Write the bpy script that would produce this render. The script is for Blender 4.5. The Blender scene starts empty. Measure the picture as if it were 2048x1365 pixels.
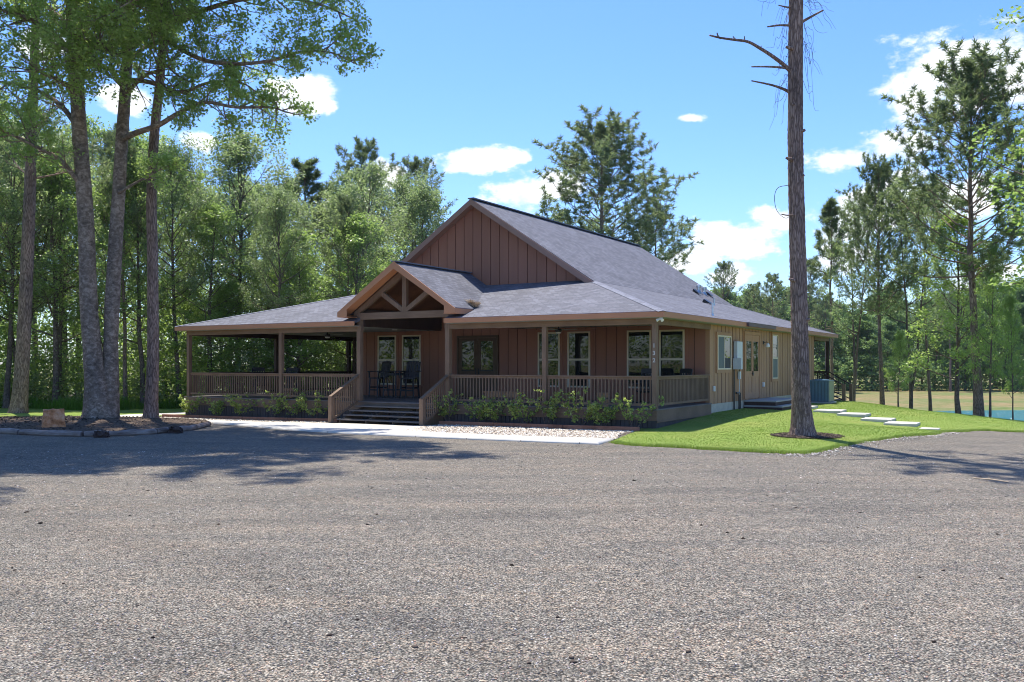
import bpy, bmesh, math, random
import numpy as np
from mathutils import Vector, Matrix, Euler

S = bpy.context.scene
COL = S.collection
R = math.radians

# ------------------------------------------------------------------ camera
CAMZ = 1.9
HAZE = 0.00012
F = 1805.0                      # focal length in pixels of the 2048 px wide photograph
cam_d = bpy.data.cameras.new('camera')
cam_d.sensor_width = 36.0
cam_d.lens = 36.0 * F / 2048.0
cam_d.shift_y = 45.5 / 2048.0
cam_d.clip_end = 6000
cam = bpy.data.objects.new('camera', cam_d)
cam.location = (0, 0, CAMZ)
cam.rotation_euler = (R(90), 0, 0)
COL.objects.link(cam)
S.camera = cam

# ------------------------------------------------------------------ sun and sky
SUN = Vector((-0.155, 0.335, 0.93)).normalized()      # towards the sun
sun_d = bpy.data.lights.new('sun', 'SUN')
sun_d.energy = 4.0
sun_d.angle = R(0.6)
sun_d.color = (1.0, 0.945, 0.86)
sun = bpy.data.objects.new('sun', sun_d)
sun.rotation_euler = SUN.to_track_quat('Z', 'Y').to_euler()
sun.location = (0, 0, 60)
COL.objects.link(sun)

S.view_settings.view_transform = 'Standard'
S.view_settings.look = 'None'
S.view_settings.gamma = 1.0
S.view_settings.exposure = 0.85


def azel(px, py):
    d = Vector((px - 1024, F, 728 - py)).normalized()
    return math.atan2(d.x, d.y), math.asin(d.z)


world = bpy.data.worlds.new("World")
S.world = world
world.use_nodes = True
NT = world.node_tree
for n in list(NT.nodes):
    NT.nodes.remove(n)


def wn(t, **k):
    n = NT.nodes.new(t)
    for a, b in k.items():
        setattr(n, a, b)
    return n


def wmath(op, a, b=None, clamp=False):
    n = wn('ShaderNodeMath', operation=op, use_clamp=clamp)
    for i, v in enumerate((a, b)):
        if v is None:
            continue
        if isinstance(v, (int, float)):
            n.inputs[i].default_value = v
        else:
            NT.links.new(v, n.inputs[i])
    return n.outputs[0]


sky = wn('ShaderNodeTexSky', sky_type='NISHITA')
sky.sun_disc = False
sky.sun_elevation = math.asin(SUN.z)
sky.sun_rotation = math.atan2(SUN.x, SUN.y)
sky.altitude = 50
sky.air_density = 1.0
sky.dust_density = 0.6
sky.ozone_density = 1.6
tc = wn('ShaderNodeTexCoord')
sep = wn('ShaderNodeSeparateXYZ')
NT.links.new(tc.outputs['Generated'], sep.inputs[0])
AZ = wmath('ARCTAN2', sep.outputs[0], sep.outputs[1])
EL = wmath('ARCSINE', sep.outputs[2])
# clouds: where each one stands in the sky (azimuth, elevation, half widths)
CL = []
for px, py, rx, ry in [(1895, 155, 125, 72), (1990, 125, 110, 72), (1840, 205, 58, 28), (1690, 316, 80, 21), (1790, 296, 90, 28),
                       (962, 323, 76, 24), (1045, 390, 66, 46), (1110, 370, 60, 30),
                       (1490, 478, 88, 36), (1550, 440, 48, 26), (1385, 520, 52, 24), (1470, 550, 50, 20),
                       (592, 190, 62, 32), (640, 212, 30, 16), (760, 350, 50, 26), (700, 470, 40, 24), (400, 285, 34, 16),
                       (1850, 390, 110, 50), (1720, 430, 90, 40), (250, 200, 40, 26), (90, 90, 50, 30), (1380, 236, 26, 9),
                       (1690, 520, 60, 26), (1960, 560, 80, 30), (-300, 300, 200, 90), (2400, 250, 200, 90),
                       (-900, -200, 300, 120)]:
    a0, e0 = azel(px, py)
    a1, e1 = azel(px + rx, py)
    a2, e2 = azel(px, py - ry)
    CL.append((a0, e0, abs(a1 - a0) * 1.2, abs(e2 - e0) * 1.25))
nz = wn('ShaderNodeTexNoise')
nz.inputs['Scale'].default_value = 21.0
nz.inputs['Detail'].default_value = 9.0
nz.inputs['Roughness'].default_value = 0.62
mp = wn('ShaderNodeMapping')
mp.inputs['Scale'].default_value = (1, 1, 1.7)
NT.links.new(tc.outputs['Generated'], mp.inputs[0])
NT.links.new(mp.outputs[0], nz.inputs['Vector'])
nz2 = wn('ShaderNodeTexNoise')
nz2.inputs['Scale'].default_value = 7.0
nz2.inputs['Detail'].default_value = 3.0
NT.links.new(mp.outputs[0], nz2.inputs['Vector'])
field = None
for a0, e0, ra, re in CL:
    da = wmath('DIVIDE', wmath('SUBTRACT', AZ, a0), ra)
    de = wmath('DIVIDE', wmath('SUBTRACT', EL, e0), re)
    d2 = wmath('SQRT', wmath('ADD', wmath('MULTIPLY', da, da), wmath('MULTIPLY', de, de)))
    s = wmath('SUBTRACT', 1.0, d2)
    field = s if field is None else wmath('MAXIMUM', field, s)
n1 = wmath('MULTIPLY', wmath('SUBTRACT', nz.outputs[0], 0.5), 3.9)
n2 = wmath('MULTIPLY', wmath('SUBTRACT', nz2.outputs[0], 0.5), .9)
dens = wmath('ADD', wmath('ADD', wmath('MULTIPLY', field, 1.5), n1), n2)
mr = wn('ShaderNodeMapRange', interpolation_type='SMOOTHSTEP')
NT.links.new(dens, mr.inputs[0])
mr.inputs[1].default_value = -0.12
mr.inputs[2].default_value = 0.62
ccol = wn('ShaderNodeMixRGB')
ccol.inputs[1].default_value = (3.7, 4.2, 4.9, 1)
ccol.inputs[2].default_value = (5.2, 5.35, 5.5, 1)
cm = wn('ShaderNodeMapRange')
NT.links.new(nz.outputs[0], cm.inputs[0])
cm.inputs[1].default_value = 0.36
cm.inputs[2].default_value = 0.56
NT.links.new(cm.outputs[0], ccol.inputs[0])
hs = wn('ShaderNodeHueSaturation')
hs.inputs['Saturation'].default_value = 1.2
hs.inputs['Value'].default_value = 1.0
NT.links.new(sky.outputs[0], hs.inputs['Color'])
tint = wn('ShaderNodeMixRGB', blend_type='MULTIPLY')
tint.inputs[0].default_value = 1.0
tint.inputs[2].default_value = (0.66, 0.765, 1.04, 1)
NT.links.new(hs.outputs[0], tint.inputs[1])
mx = wn('ShaderNodeMixRGB')
NT.links.new(mr.outputs[0], mx.inputs[0])
NT.links.new(tint.outputs[0], mx.inputs[1])
NT.links.new(ccol.outputs[0], mx.inputs[2])
bg = wn('ShaderNodeBackground')
bg.inputs[1].default_value = 0.14
NT.links.new(mx.outputs[0], bg.inputs[0])
wo = wn('ShaderNodeOutputWorld')
NT.links.new(bg.outputs[0], wo.inputs[0])

S.cycles.max_bounces = 6
S.cycles.diffuse_bounces = 3
S.cycles.glossy_bounces = 2
S.cycles.transmission_bounces = 3
S.cycles.transparent_max_bounces = 4
S.cycles.caustics_reflective = False
S.cycles.caustics_refractive = False
S.cycles.filter_width = 1.0
S.cycles.use_denoising = True
S.cycles.denoiser = 'OPENIMAGEDENOISE'
S.cycles.denoising_prefilter = 'ACCURATE'

# ------------------------------------------------------------------ materials
MATS = {}


def newmat(name):
    m = bpy.data.materials.new(name)
    m.use_nodes = True
    nt = m.node_tree
    b = nt.nodes['Principled BSDF']
    MATS[name] = m
    return m, nt, b


def link(nt, a, b):
    nt.links.new(a, b)


def nd(nt, t, ins=None, **k):
    n = nt.nodes.new(t)
    for a, b in k.items():
        setattr(n, a, b)
    for a, b in (ins or {}).items():
        if hasattr(b, 'is_output'):
            nt.links.new(b, n.inputs[a])
        else:
            n.inputs[a].default_value = b
    return n


def rgb(c):
    return (c[0], c[1], c[2], 1)


def coords(nt, kind='Object', scale=(1, 1, 1)):
    t = nd(nt, 'ShaderNodeTexCoord')
    m = nd(nt, 'ShaderNodeMapping', {'Vector': t.outputs[kind], 'Scale': scale})
    return m.outputs[0]


def ramp(nt, fac, stops):
    r = nd(nt, 'ShaderNodeValToRGB', {'Fac': fac})
    e = r.color_ramp.elements
    while len(e) < len(stops):
        e.new(0.5)
    for i, (p, c) in enumerate(stops):
        e[i].position = p
        e[i].color = rgb(c)
    return r.outputs[0]


def paint(name, c, rough=0.6, var=0.15, scale=3.0, bump=0.1, bscale=40, stretch=(1, 1, 1), metal=0.0, spec=0.5):
    m, nt, b = newmat(name)
    v = coords(nt, 'Object', stretch)
    n = nd(nt, 'ShaderNodeTexNoise', {'Vector': v, 'Scale': scale, 'Detail': 6, 'Roughness': 0.6})
    lo = tuple(x * (1 - var) for x in c)
    hi = tuple(min(1, x * (1 + var)) for x in c)
    link(nt, ramp(nt, n.outputs[0], [(0.3, lo), (0.7, hi)]), b.inputs['Base Color'])
    b.inputs['Roughness'].default_value = rough
    b.inputs['Metallic'].default_value = metal
    b.inputs['Specular IOR Level'].default_value = spec
    if bump:
        n2 = nd(nt, 'ShaderNodeTexNoise', {'Vector': v, 'Scale': bscale, 'Detail': 5})
        bp = nd(nt, 'ShaderNodeBump', {'Height': n2.outputs[0], 'Strength': bump, 'Distance': 0.01})
        link(nt, bp.outputs[0], b.inputs['Normal'])
    return m


def wood(name, c, c2, rough=0.75, stretch=(14, 14, 1.2), var_scale=1.0):
    m, nt, b = newmat(name)
    v = coords(nt, 'Object', stretch)
    n = nd(nt, 'ShaderNodeTexNoise', {'Vector': v, 'Scale': 1.5, 'Detail': 8, 'Roughness': 0.65})
    v2 = coords(nt, 'Object', (1, 1, 1))
    n3 = nd(nt, 'ShaderNodeTexNoise', {'Vector': v2, 'Scale': 1.3, 'Detail': 3})
    mixf = nd(nt, 'ShaderNodeMath', {0: n.outputs[0], 1: n3.outputs[0]}, operation='ADD')
    mf = nd(nt, 'ShaderNodeMath', {0: mixf.outputs[0], 1: 0.5}, operation='MULTIPLY')
    link(nt, ramp(nt, mf.outputs[0], [(0.35, c), (0.65, c2)]), b.inputs['Base Color'])
    b.inputs['Roughness'].default_value = rough
    b.inputs['Specular IOR Level'].default_value = 0.3
    bp = nd(nt, 'ShaderNodeBump', {'Height': n.outputs[0], 'Strength': 0.35, 'Distance': 0.01})
    link(nt, bp.outputs[0], b.inputs['Normal'])
    return m


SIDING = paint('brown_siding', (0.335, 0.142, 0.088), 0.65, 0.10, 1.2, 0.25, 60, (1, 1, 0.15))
SIDELIT = paint('siding_side_lit', (0.43, 0.235, 0.125), 0.65, 0.10, 1.2, 0.25, 60, (1, 1, 0.15))  # same brown paint, with the side wall's brighter light mixed into the colour
GROOVE = paint('groove_shadow', (0.05, 0.03, 0.025), 0.9, 0.1)
FASCIA = paint('fascia_paint', (0.52, 0.235, 0.115), 0.55, 0.06, 0.8, 0.08)
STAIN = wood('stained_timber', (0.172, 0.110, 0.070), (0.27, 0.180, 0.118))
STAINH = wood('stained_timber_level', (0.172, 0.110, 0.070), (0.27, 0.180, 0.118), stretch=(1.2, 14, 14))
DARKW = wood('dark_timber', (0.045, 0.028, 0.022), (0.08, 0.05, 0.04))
CEDAR = wood('cedar_boards', (0.13, 0.055, 0.025), (0.24, 0.105, 0.045), stretch=(1, 12, 12))
DOORW = wood('door_wood', (0.085, 0.05, 0.028), (0.13, 0.08, 0.045), rough=0.5)
DECKW = wood('deck_boards', (0.15, 0.125, 0.11), (0.24, 0.21, 0.19), stretch=(1.2, 14, 14))
PLANTW = wood('planter_wood', (0.50, 0.25, 0.12), (0.74, 0.42, 0.22))
CREAM = paint('cream_vinyl', (0.72, 0.62, 0.46), 0.45, 0.04, 2, 0)
GREYMET = paint('grey_metal', (0.62, 0.66, 0.66), 0.4, 0.06, 3, 0)
GALV = paint('galvanised', (0.62, 0.64, 0.66), 0.3, 0.15, 9, 0, metal=0.8)
BLACK = paint('black_metal', (0.015, 0.015, 0.017), 0.4, 0.2, 6, 0)
NAVY = paint('dark_poly_lumber', (0.018, 0.017, 0.022), 0.5, 0.2, 6, 0)
WHITE = paint('white_plastic', (0.78, 0.78, 0.75), 0.4, 0.03, 3, 0)
SOFFIT = paint('soffit_paint', (0.30, 0.30, 0.26), 0.7, 0.05, 2, 0)
TEAL = paint('unit_panel', (0.11, 0.19, 0.24), 0.45, 0.08, 3, 0)
OLIVE = paint('unit_side', (0.34, 0.36, 0.24), 0.5, 0.06, 3, 0)
CONC = paint('foundation_concrete', (0.56, 0.50, 0.38), 0.9, 0.12, 4, 0.3, 90)
PALECON = paint('pale_concrete', (0.66, 0.62, 0.55), 0.9, 0.09, 2.2, 0.25, 120)
SLABM = paint('stepping_slab_concrete', (0.55, 0.52, 0.45), 0.9, 0.22, 2.6, 0.4, 60)
BRASS = paint('pale_numeral', (0.62, 0.60, 0.56), 0.4, 0.03, 3, 0)
GUTTER = paint('gutter_brown', (0.12, 0.07, 0.065), 0.45, 0.05, 3, 0)


def glass():
    m, nt, b = newmat('window_glass')
    b.inputs['Base Color'].default_value = (0.012, 0.016, 0.018, 1)
    b.inputs['Roughness'].default_value = 0.015
    b.inputs['IOR'].default_value = 1.62
    v = coords(nt, 'Object', (1, 1, 1))
    n = nd(nt, 'ShaderNodeTexNoise', {'Vector': v, 'Scale': 1.1, 'Detail': 1})
    bp = nd(nt, 'ShaderNodeBump', {'Height': n.outputs[0], 'Strength': 0.06, 'Distance': 0.05})
    link(nt, bp.outputs[0], b.inputs['Normal'])
    return m


GLASS = glass()
SCREEN = paint('window_screen', (0.10, 0.13, 0.13), 0.5, 0.05, 3, 0)


def shingles():
    m, nt, b = newmat('asphalt_shingles')
    t = nd(nt, 'ShaderNodeTexCoord')
    br = nd(nt, 'ShaderNodeTexBrick', {'Vector': t.outputs['UV'], 'Color1': (0.155, 0.158, 0.185, 1), 'Color2': (0.086, 0.088, 0.106, 1),
                                       'Mortar': (0.075, 0.07, 0.08, 1), 'Scale': 1.0, 'Mortar Size': 0.012, 'Mortar Smooth': 0.4,
                                       'Brick Width': 0.24, 'Row Height': 0.145, 'Bias': -0.1}, offset=0.37)
    n = nd(nt, 'ShaderNodeTexNoise', {'Vector': t.outputs['UV'], 'Scale': 0.9, 'Detail': 5})
    n2 = nd(nt, 'ShaderNodeTexNoise', {'Vector': t.outputs['UV'], 'Scale': 130, 'Detail': 2})
    v1 = nd(nt, 'ShaderNodeMapRange', {0: n.outputs[0], 1: 0.3, 2: 0.7, 3: 0.86, 4: 1.12})
    v2 = nd(nt, 'ShaderNodeMapRange', {0: n2.outputs[0], 1: 0.3, 2: 0.7, 3: 0.8, 4: 1.2})
    mm = nd(nt, 'ShaderNodeMath', {0: v1.outputs[0], 1: v2.outputs[0]}, operation='MULTIPLY')
    hv = nd(nt, 'ShaderNodeHueSaturation', {'Color': br.outputs[0], 'Value': mm.outputs[0]})
    link(nt, hv.outputs[0], b.inputs['Base Color'])
    b.inputs['Roughness'].default_value = 0.85
    bp = nd(nt, 'ShaderNodeBump', {'Height': br.outputs[1], 'Strength': 0.5, 'Distance': 0.008})
    bp.invert = True
    link(nt, bp.outputs[0], b.inputs['Normal'])
    return m


SHING = shingles()
CAPM = paint('ridge_cap_shingle', (0.18, 0.185, 0.22), 0.9, 0.25, 5, 0.3, 90)


def gravel():
    m, nt, b = newmat('crushed_gravel')
    v = coords(nt, 'Object')
    vo = nd(nt, 'ShaderNodeTexVoronoi', {'Vector': v, 'Scale': 58, 'Randomness': 1.0})
    vo2 = nd(nt, 'ShaderNodeTexVoronoi', {'Vector': v, 'Scale': 95, 'Randomness': 1.0})
    sx = nd(nt, 'ShaderNodeSeparateXYZ', {0: vo.outputs['Color']})
    sx2 = nd(nt, 'ShaderNodeSeparateXYZ', {0: vo2.outputs['Color']})
    pal = [(0.0, (0.03, 0.03, 0.03)), (0.22, (0.11, 0.11, 0.105)), (0.42, (0.25, 0.238, 0.215)), (0.62, (0.35, 0.315, 0.275)),
           (0.8, (0.46, 0.42, 0.37)), (0.92, (0.38, 0.245, 0.165)), (1.0, (0.72, 0.69, 0.63))]
    c1 = ramp(nt, sx.outputs[0], pal)
    c2 = ramp(nt, sx2.outputs[0], pal)
    big = nd(nt, 'ShaderNodeTexNoise', {'Vector': v, 'Scale': 0.35, 'Detail': 5, 'Roughness': 0.6})
    st = coords(nt, 'Object', (0.35, 1.3, 1))
    big2 = nd(nt, 'ShaderNodeTexNoise', {'Vector': st, 'Scale': 1.0, 'Detail': 6, 'Roughness': 0.65})
    sel = nd(nt, 'ShaderNodeMapRange', {0: big.outputs[0], 1: 0.35, 2: 0.65, 3: 0.4, 4: 0.8})
    cm_ = nd(nt, 'ShaderNodeMixRGB', {0: sel.outputs[0], 1: c1, 2: c2})
    # worn wheel tracks and browner drifts of fines
    tone = ramp(nt, big2.outputs[0], [(0.34, (0.86, 0.865, 0.81)), (0.5, (1.08, 1.065, 0.96)), (0.68, (1.30, 1.21, 1.04))])
    trk = None
    for cx, cy, rad_ in ((30.0, -6.0, 26.0), (30.0, -6.0, 24.3), (-24.0, -14.0, 31.0), (-24.0, -14.0, 29.3), (6.0, -30.0, 43.5), (6.0, -30.0, 41.8)):
        dd = nd(nt, 'ShaderNodeVectorMath', {0: v, 1: (cx, cy, 0)}, operation='DISTANCE')
        wob = nd(nt, 'ShaderNodeMath', {0: big.outputs[0], 1: 1.6}, operation='MULTIPLY')
        sm = nd(nt, 'ShaderNodeMath', {0: dd.outputs['Value'], 1: wob.outputs[0]}, operation='ADD')
        df = nd(nt, 'ShaderNodeMath', {0: sm.outputs[0], 1: rad_ + .8}, operation='SUBTRACT')
        ab = nd(nt, 'ShaderNodeMath', {0: df.outputs[0]}, operation='ABSOLUTE')
        bd = nd(nt, 'ShaderNodeMapRange', {0: ab.outputs[0], 1: 0.12, 2: 0.42, 3: 0.86, 4: 1.0})
        trk = bd.outputs[0] if trk is None else nd(nt, 'ShaderNodeMath', {0: trk, 1: bd.outputs[0]}, operation='MINIMUM').outputs[0]
    tone = nd(nt, 'ShaderNodeMixRGB', {0: 1.0, 1: tone, 2: trk}, blend_type='MULTIPLY').outputs[0]
    mul = nd(nt, 'ShaderNodeMixRGB', {0: 1.0, 1: cm_.outputs[0], 2: tone}, blend_type='MULTIPLY')
    mid = nd(nt, 'ShaderNodeTexNoise', {'Vector': v, 'Scale': 9.0, 'Detail': 4, 'Roughness': 0.8})
    gp0 = nd(nt, 'ShaderNodeMapRange', {0: vo.outputs['Distance'], 1: 0.3, 2: 0.7, 3: 1.0, 4: 0.25})  # shade between the stones, darkened into the gravel colour
    md_ = nd(nt, 'ShaderNodeMapRange', {0: mid.outputs[0], 1: 0.3, 2: 0.7, 3: 0.62, 4: 1.32})
    gap = nd(nt, 'ShaderNodeMath', {0: gp0.outputs[0], 1: md_.outputs[0]}, operation='MULTIPLY')
    mul2 = nd(nt, 'ShaderNodeMixRGB', {0: 1.0, 1: mul.outputs[0], 2: gap.outputs[0]}, blend_type='MULTIPLY')
    link(nt, mul2.outputs[0], b.inputs['Base Color'])
    b.inputs['Roughness'].default_value = 0.9
    b.inputs['Specular IOR Level'].default_value = 0.25
    hh = nd(nt, 'ShaderNodeMath', {0: vo.outputs['Distance'], 1: sx.outputs[1]}, operation='SUBTRACT')
    bp = nd(nt, 'ShaderNodeBump', {'Height': hh.outputs[0], 'Strength': 0.8, 'Distance': 0.012})
    bp.invert = True
    bp2 = nd(nt, 'ShaderNodeBump', {'Height': big2.outputs[0], 'Strength': 0.5, 'Distance': 0.06, 'Normal': bp.outputs[0]})
    link(nt, bp2.outputs[0], b.inputs['Normal'])
    return m


GRAVEL = gravel()


def ground_mix(name, stops, scale, stops2=None, scale2=0.15, bump=0.5, dist=0.03, fine=14):
    m, nt, b = newmat(name)
    v = coords(nt, 'Object')
    n = nd(nt, 'ShaderNodeTexNoise', {'Vector': v, 'Scale': scale, 'Detail': 8, 'Roughness': 0.7})
    c = ramp(nt, n.outputs[0], stops)
    if stops2:
        n2 = nd(nt, 'ShaderNodeTexNoise', {'Vector': v, 'Scale': scale2, 'Detail': 5, 'Roughness': 0.6})
        t = ramp(nt, n2.outputs[0], stops2)
        mm = nd(nt, 'ShaderNodeMixRGB', {0: 1.0, 1: c, 2: t}, blend_type='MULTIPLY')
        c = mm.outputs[0]
    link(nt, c, b.inputs['Base Color'])
    b.inputs['Roughness'].default_value = 0.95
    b.inputs['Specular IOR Level'].default_value = 0.15
    nb = nd(nt, 'ShaderNodeTexNoise', {'Vector': v, 'Scale': fine, 'Detail': 6, 'Roughness': 0.7})
    bp = nd(nt, 'ShaderNodeBump', {'Height': nb.outputs[0], 'Strength': bump, 'Distance': dist})
    link(nt, bp.outputs[0], b.inputs['Normal'])
    return m


LAWN = ground_mix('lawn_turf', [(0.32, (0.155, 0.235, 0.04)), (0.5, (0.235, 0.315, 0.068)), (0.68, (0.34, 0.395, 0.12))], 22,
                  [(0.3, (0.72, 0.8, 0.62)), (0.5, (0.9, 0.9, 0.85)), (0.7, (1.12, 0.93, 1.05))], 0.5, 0.7, 0.03, 60)
FIELD = ground_mix('dry_field', [(0.35, (0.16, 0.19, 0.06)), (0.5, (0.26, 0.24, 0.11)), (0.66, (0.36, 0.28, 0.17))], 0.9,
                   [(0.38, (0.55, 0.72, 0.5)), (0.6, (0.9, 0.76, 0.72))], 0.07, 0.6, 0.05, 8)
MULCH = ground_mix('bark_mulch', [(0.35, (0.035, 0.025, 0.02)), (0.5, (0.13, 0.095, 0.07)), (0.66, (0.27, 0.20, 0.14))], 16, None, 1, 1.0, 0.06, 22)
LITTER = ground_mix('leaf_litter', [(0.35, (0.03, 0.028, 0.015)), (0.55, (0.09, 0.075, 0.04)), (0.7, (0.10, 0.13, 0.04))], 4, None, 1, .8, .05, 12)
SAND = ground_mix('pebble_bedding', [(0.35, (0.22, 0.16, 0.12)), (0.6, (0.5, 0.40, 0.31))], 26, None, 1, 0.8, 0.02, 40)


def island_mat(name, stops, rough=0.6, trans=None, tfac=0.35, spec=0.4, objvar=0.0):
    m, nt, b = newmat(name)
    g = nd(nt, 'ShaderNodeNewGeometry')
    c = ramp(nt, g.outputs['Random Per Island'], stops)
    if objvar:
        oi = nd(nt, 'ShaderNodeObjectInfo')
        val = nd(nt, 'ShaderNodeMapRange', {0: oi.outputs['Random'], 1: 0, 2: 1, 3: 1 - objvar, 4: 1 + objvar})
        hue = nd(nt, 'ShaderNodeMapRange', {0: oi.outputs['Random'], 1: 0, 2: 1, 3: 0.515, 4: 0.485})
        h = nd(nt, 'ShaderNodeHueSaturation', {'Hue': hue.outputs[0], 'Value': val.outputs[0], 'Color': c})
        c = h.outputs[0]
    link(nt, c, b.inputs['Base Color'])
    b.inputs['Roughness'].default_value = rough
    b.inputs['Specular IOR Level'].default_value = spec
    if trans:
        tr = nd(nt, 'ShaderNodeBsdfTranslucent')
        tm = nd(nt, 'ShaderNodeMixRGB', {0: 0.7, 1: c, 2: rgb(trans)})
        link(nt, tm.outputs[0], tr.inputs[0])
        ms = nd(nt, 'ShaderNodeMixShader', {0: tfac})
        link(nt, b.outputs[0], ms.inputs[1])
        link(nt, tr.outputs[0], ms.inputs[2])
        link(nt, ms.outputs[0], nt.nodes['Material Output'].inputs[0])
    return m


LEAF = island_mat('hardwood_leaf', [(0.0, (0.07, 0.12, 0.035)), (0.5, (0.16, 0.235, 0.075)), (0.85, (0.27, 0.35, 0.13)), (1.0, (0.44, 0.48, 0.24))],
                  0.38, (0.42, 0.60, 0.13), 0.56, 0.5, 0.2)
LEAFB = island_mat('bright_leaf', [(0.0, (0.10, 0.17, 0.04)), (0.5, (0.21, 0.31, 0.085)), (1.0, (0.42, 0.50, 0.19))],
                   0.4, (0.50, 0.68, 0.14), 0.57, 0.5, 0.15)
LEAFG = island_mat('greygreen_leaf', [(0.0, (0.07, 0.115, 0.045)), (0.5, (0.18, 0.235, 0.105)), (1.0, (0.44, 0.47, 0.27))],
                   0.38, (0.40, 0.53, 0.17), 0.54, 0.6, 0.2)
NEEDLE = island_mat('pine_needle', [(0.0, (0.06, 0.105, 0.05)), (0.6, (0.15, 0.20, 0.09)), (1.0, (0.34, 0.36, 0.19))],
                    0.5, (0.34, 0.44, 0.15), 0.4, 0.4, 0.18)
FARLEAF = island_mat('far_leaf', [(0.0, (0.06, 0.115, 0.055)), (0.5, (0.14, 0.22, 0.09)), (1.0, (0.29, 0.37, 0.15))],
                     0.6, (0.38, 0.56, 0.15), 0.42, 0.2, 0.22)
SHRUBL = island_mat('shrub_leaf', [(0.0, (0.16, 0.25, 0.05)), (0.5, (0.32, 0.42, 0.10)), (1.0, (0.55, 0.60, 0.22))],
                    0.35, (0.62, 0.75, 0.16), 0.45, 0.6)
BLADE = island_mat('grass_blade', [(0.0, (0.15, 0.235, 0.04)), (0.6, (0.245, 0.33, 0.07)), (1.0, (0.40, 0.42, 0.16))],
                   0.5, (0.28, 0.45, 0.04), 0.4, 0.3)
WEED = island_mat('tall_grass_blade', [(0.0, (0.06, 0.14, 0.012)), (1.0, (0.16, 0.30, 0.04))], 0.5, (0.22, 0.42, 0.04), 0.45, 0.3)
PEBBLE = island_mat('river_pebble', [(0.0, (0.27, 0.20, 0.14)), (0.3, (0.44, 0.36, 0.27)), (0.6, (0.60, 0.52, 0.41)), (1.0, (0.80, 0.76, 0.67))], 0.7)
CHIP = island_mat('loose_stone', [(0.0, (0.05, 0.05, 0.05)), (0.3, (0.16, 0.15, 0.15)), (0.6, (0.34, 0.28, 0.25)), (0.85, (0.42, 0.26, 0.18)), (1.0, (0.72, 0.68, 0.62))], 0.8)
CLOD = island_mat('soil_clod', [(0.0, (0.03, 0.022, 0.018)), (0.6, (0.09, 0.07, 0.055)), (1.0, (0.2, 0.155, 0.12))], 0.95, spec=0.1)
DEBRIS = island_mat('dead_needle', [(0.0, (0.30, 0.20, 0.12)), (1.0, (0.62, 0.50, 0.34))], 0.9)


def bark(name, c1, c2, c3, sx=9.0, sz=1.6, bump=1.0, dist=0.03, plates=True):
    m, nt, b = newmat(name)
    v = coords(nt, 'Object', (sx, sx, sz))
    n = nd(nt, 'ShaderNodeTexNoise', {'Vector': v, 'Scale': 1.0, 'Detail': 9, 'Roughness': 0.7, 'Distortion': 0.6})
    vo = nd(nt, 'ShaderNodeTexVoronoi', {'Vector': v, 'Scale': 1.6, 'Randomness': 1.0}, feature='DISTANCE_TO_EDGE')
    ve = nd(nt, 'ShaderNodeMapRange', {0: vo.outputs[0], 1: 0.0, 2: 0.2, 3: 0.3, 4: 1.0})
    h = nd(nt, 'ShaderNodeMath', {0: n.outputs[0], 1: ve.outputs[0] if plates else 1.0}, operation='MULTIPLY')
    c = ramp(nt, h.outputs[0], [(0.05, c1), (0.35, c2), (0.68, c3)] if plates else [(0.33, c1), (0.5, c2), (0.68, c3)])
    v2 = coords(nt, 'Object', (1, 1, 0.5))
    n2 = nd(nt, 'ShaderNodeTexNoise', {'Vector': v2, 'Scale': 1.6, 'Detail': 4})
    t = ramp(nt, n2.outputs[0], [(0.35, (0.75, 0.74, 0.76)), (0.65, (1.2, 1.12, 1.08))])
    mm = nd(nt, 'ShaderNodeMixRGB', {0: 1.0, 1: c, 2: t}, blend_type='MULTIPLY')
    link(nt, mm.outputs[0], b.inputs['Base Color'])
    b.inputs['Roughness'].default_value = 0.95
    b.inputs['Specular IOR Level'].default_value = 0.1
    bp = nd(nt, 'ShaderNodeBump', {'Height': h.outputs[0], 'Strength': bump, 'Distance': dist})
    link(nt, bp.outputs[0], b.inputs['Normal'])
    return m


PBARK = bark('pine_bark', (0.085, 0.062, 0.05), (0.25, 0.182, 0.145), (0.47, 0.365, 0.30), 14, 2.0, 1.0, 0.025)
OBARK = bark('smooth_bark', (0.11, 0.085, 0.064), (0.235, 0.185, 0.14), (0.46, 0.385, 0.31), 7.0, 9, 0.6, 0.014, plates=False)
TBARK = bark('thin_bark', (0.07, 0.055, 0.05), (0.16, 0.125, 0.11), (0.28, 0.23, 0.20), 10, 2.5, 0.6, 0.015)


def rockm():
    m, nt, b = newmat('orange_sandstone')
    v = coords(nt, 'Object', (1, 1, 1))
    n = nd(nt, 'ShaderNodeTexNoise', {'Vector': v, 'Scale': 5, 'Detail': 9, 'Roughness': 0.7})
    c = ramp(nt, n.outputs[0], [(0.32, (0.30, 0.10, 0.035)), (0.5, (0.70, 0.29, 0.12)), (0.68, (0.84, 0.5, 0.3))])
    link(nt, c, b.inputs['Base Color'])
    b.inputs['Roughness'].default_value = 0.9
    bp = nd(nt, 'ShaderNodeBump', {'Height': n.outputs[0], 'Strength': 0.8, 'Distance': 0.04})
    link(nt, bp.outputs[0], b.inputs['Normal'])
    return m


ROCK = rockm()
LOGM = wood('weathered_log', (0.12, 0.08, 0.06), (0.42, 0.34, 0.29), stretch=(2, 2, 9))
EDGEM = wood('edging_timber', (0.20, 0.085, 0.05), (0.40, 0.19, 0.12), stretch=(1.5, 10, 10))


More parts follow.
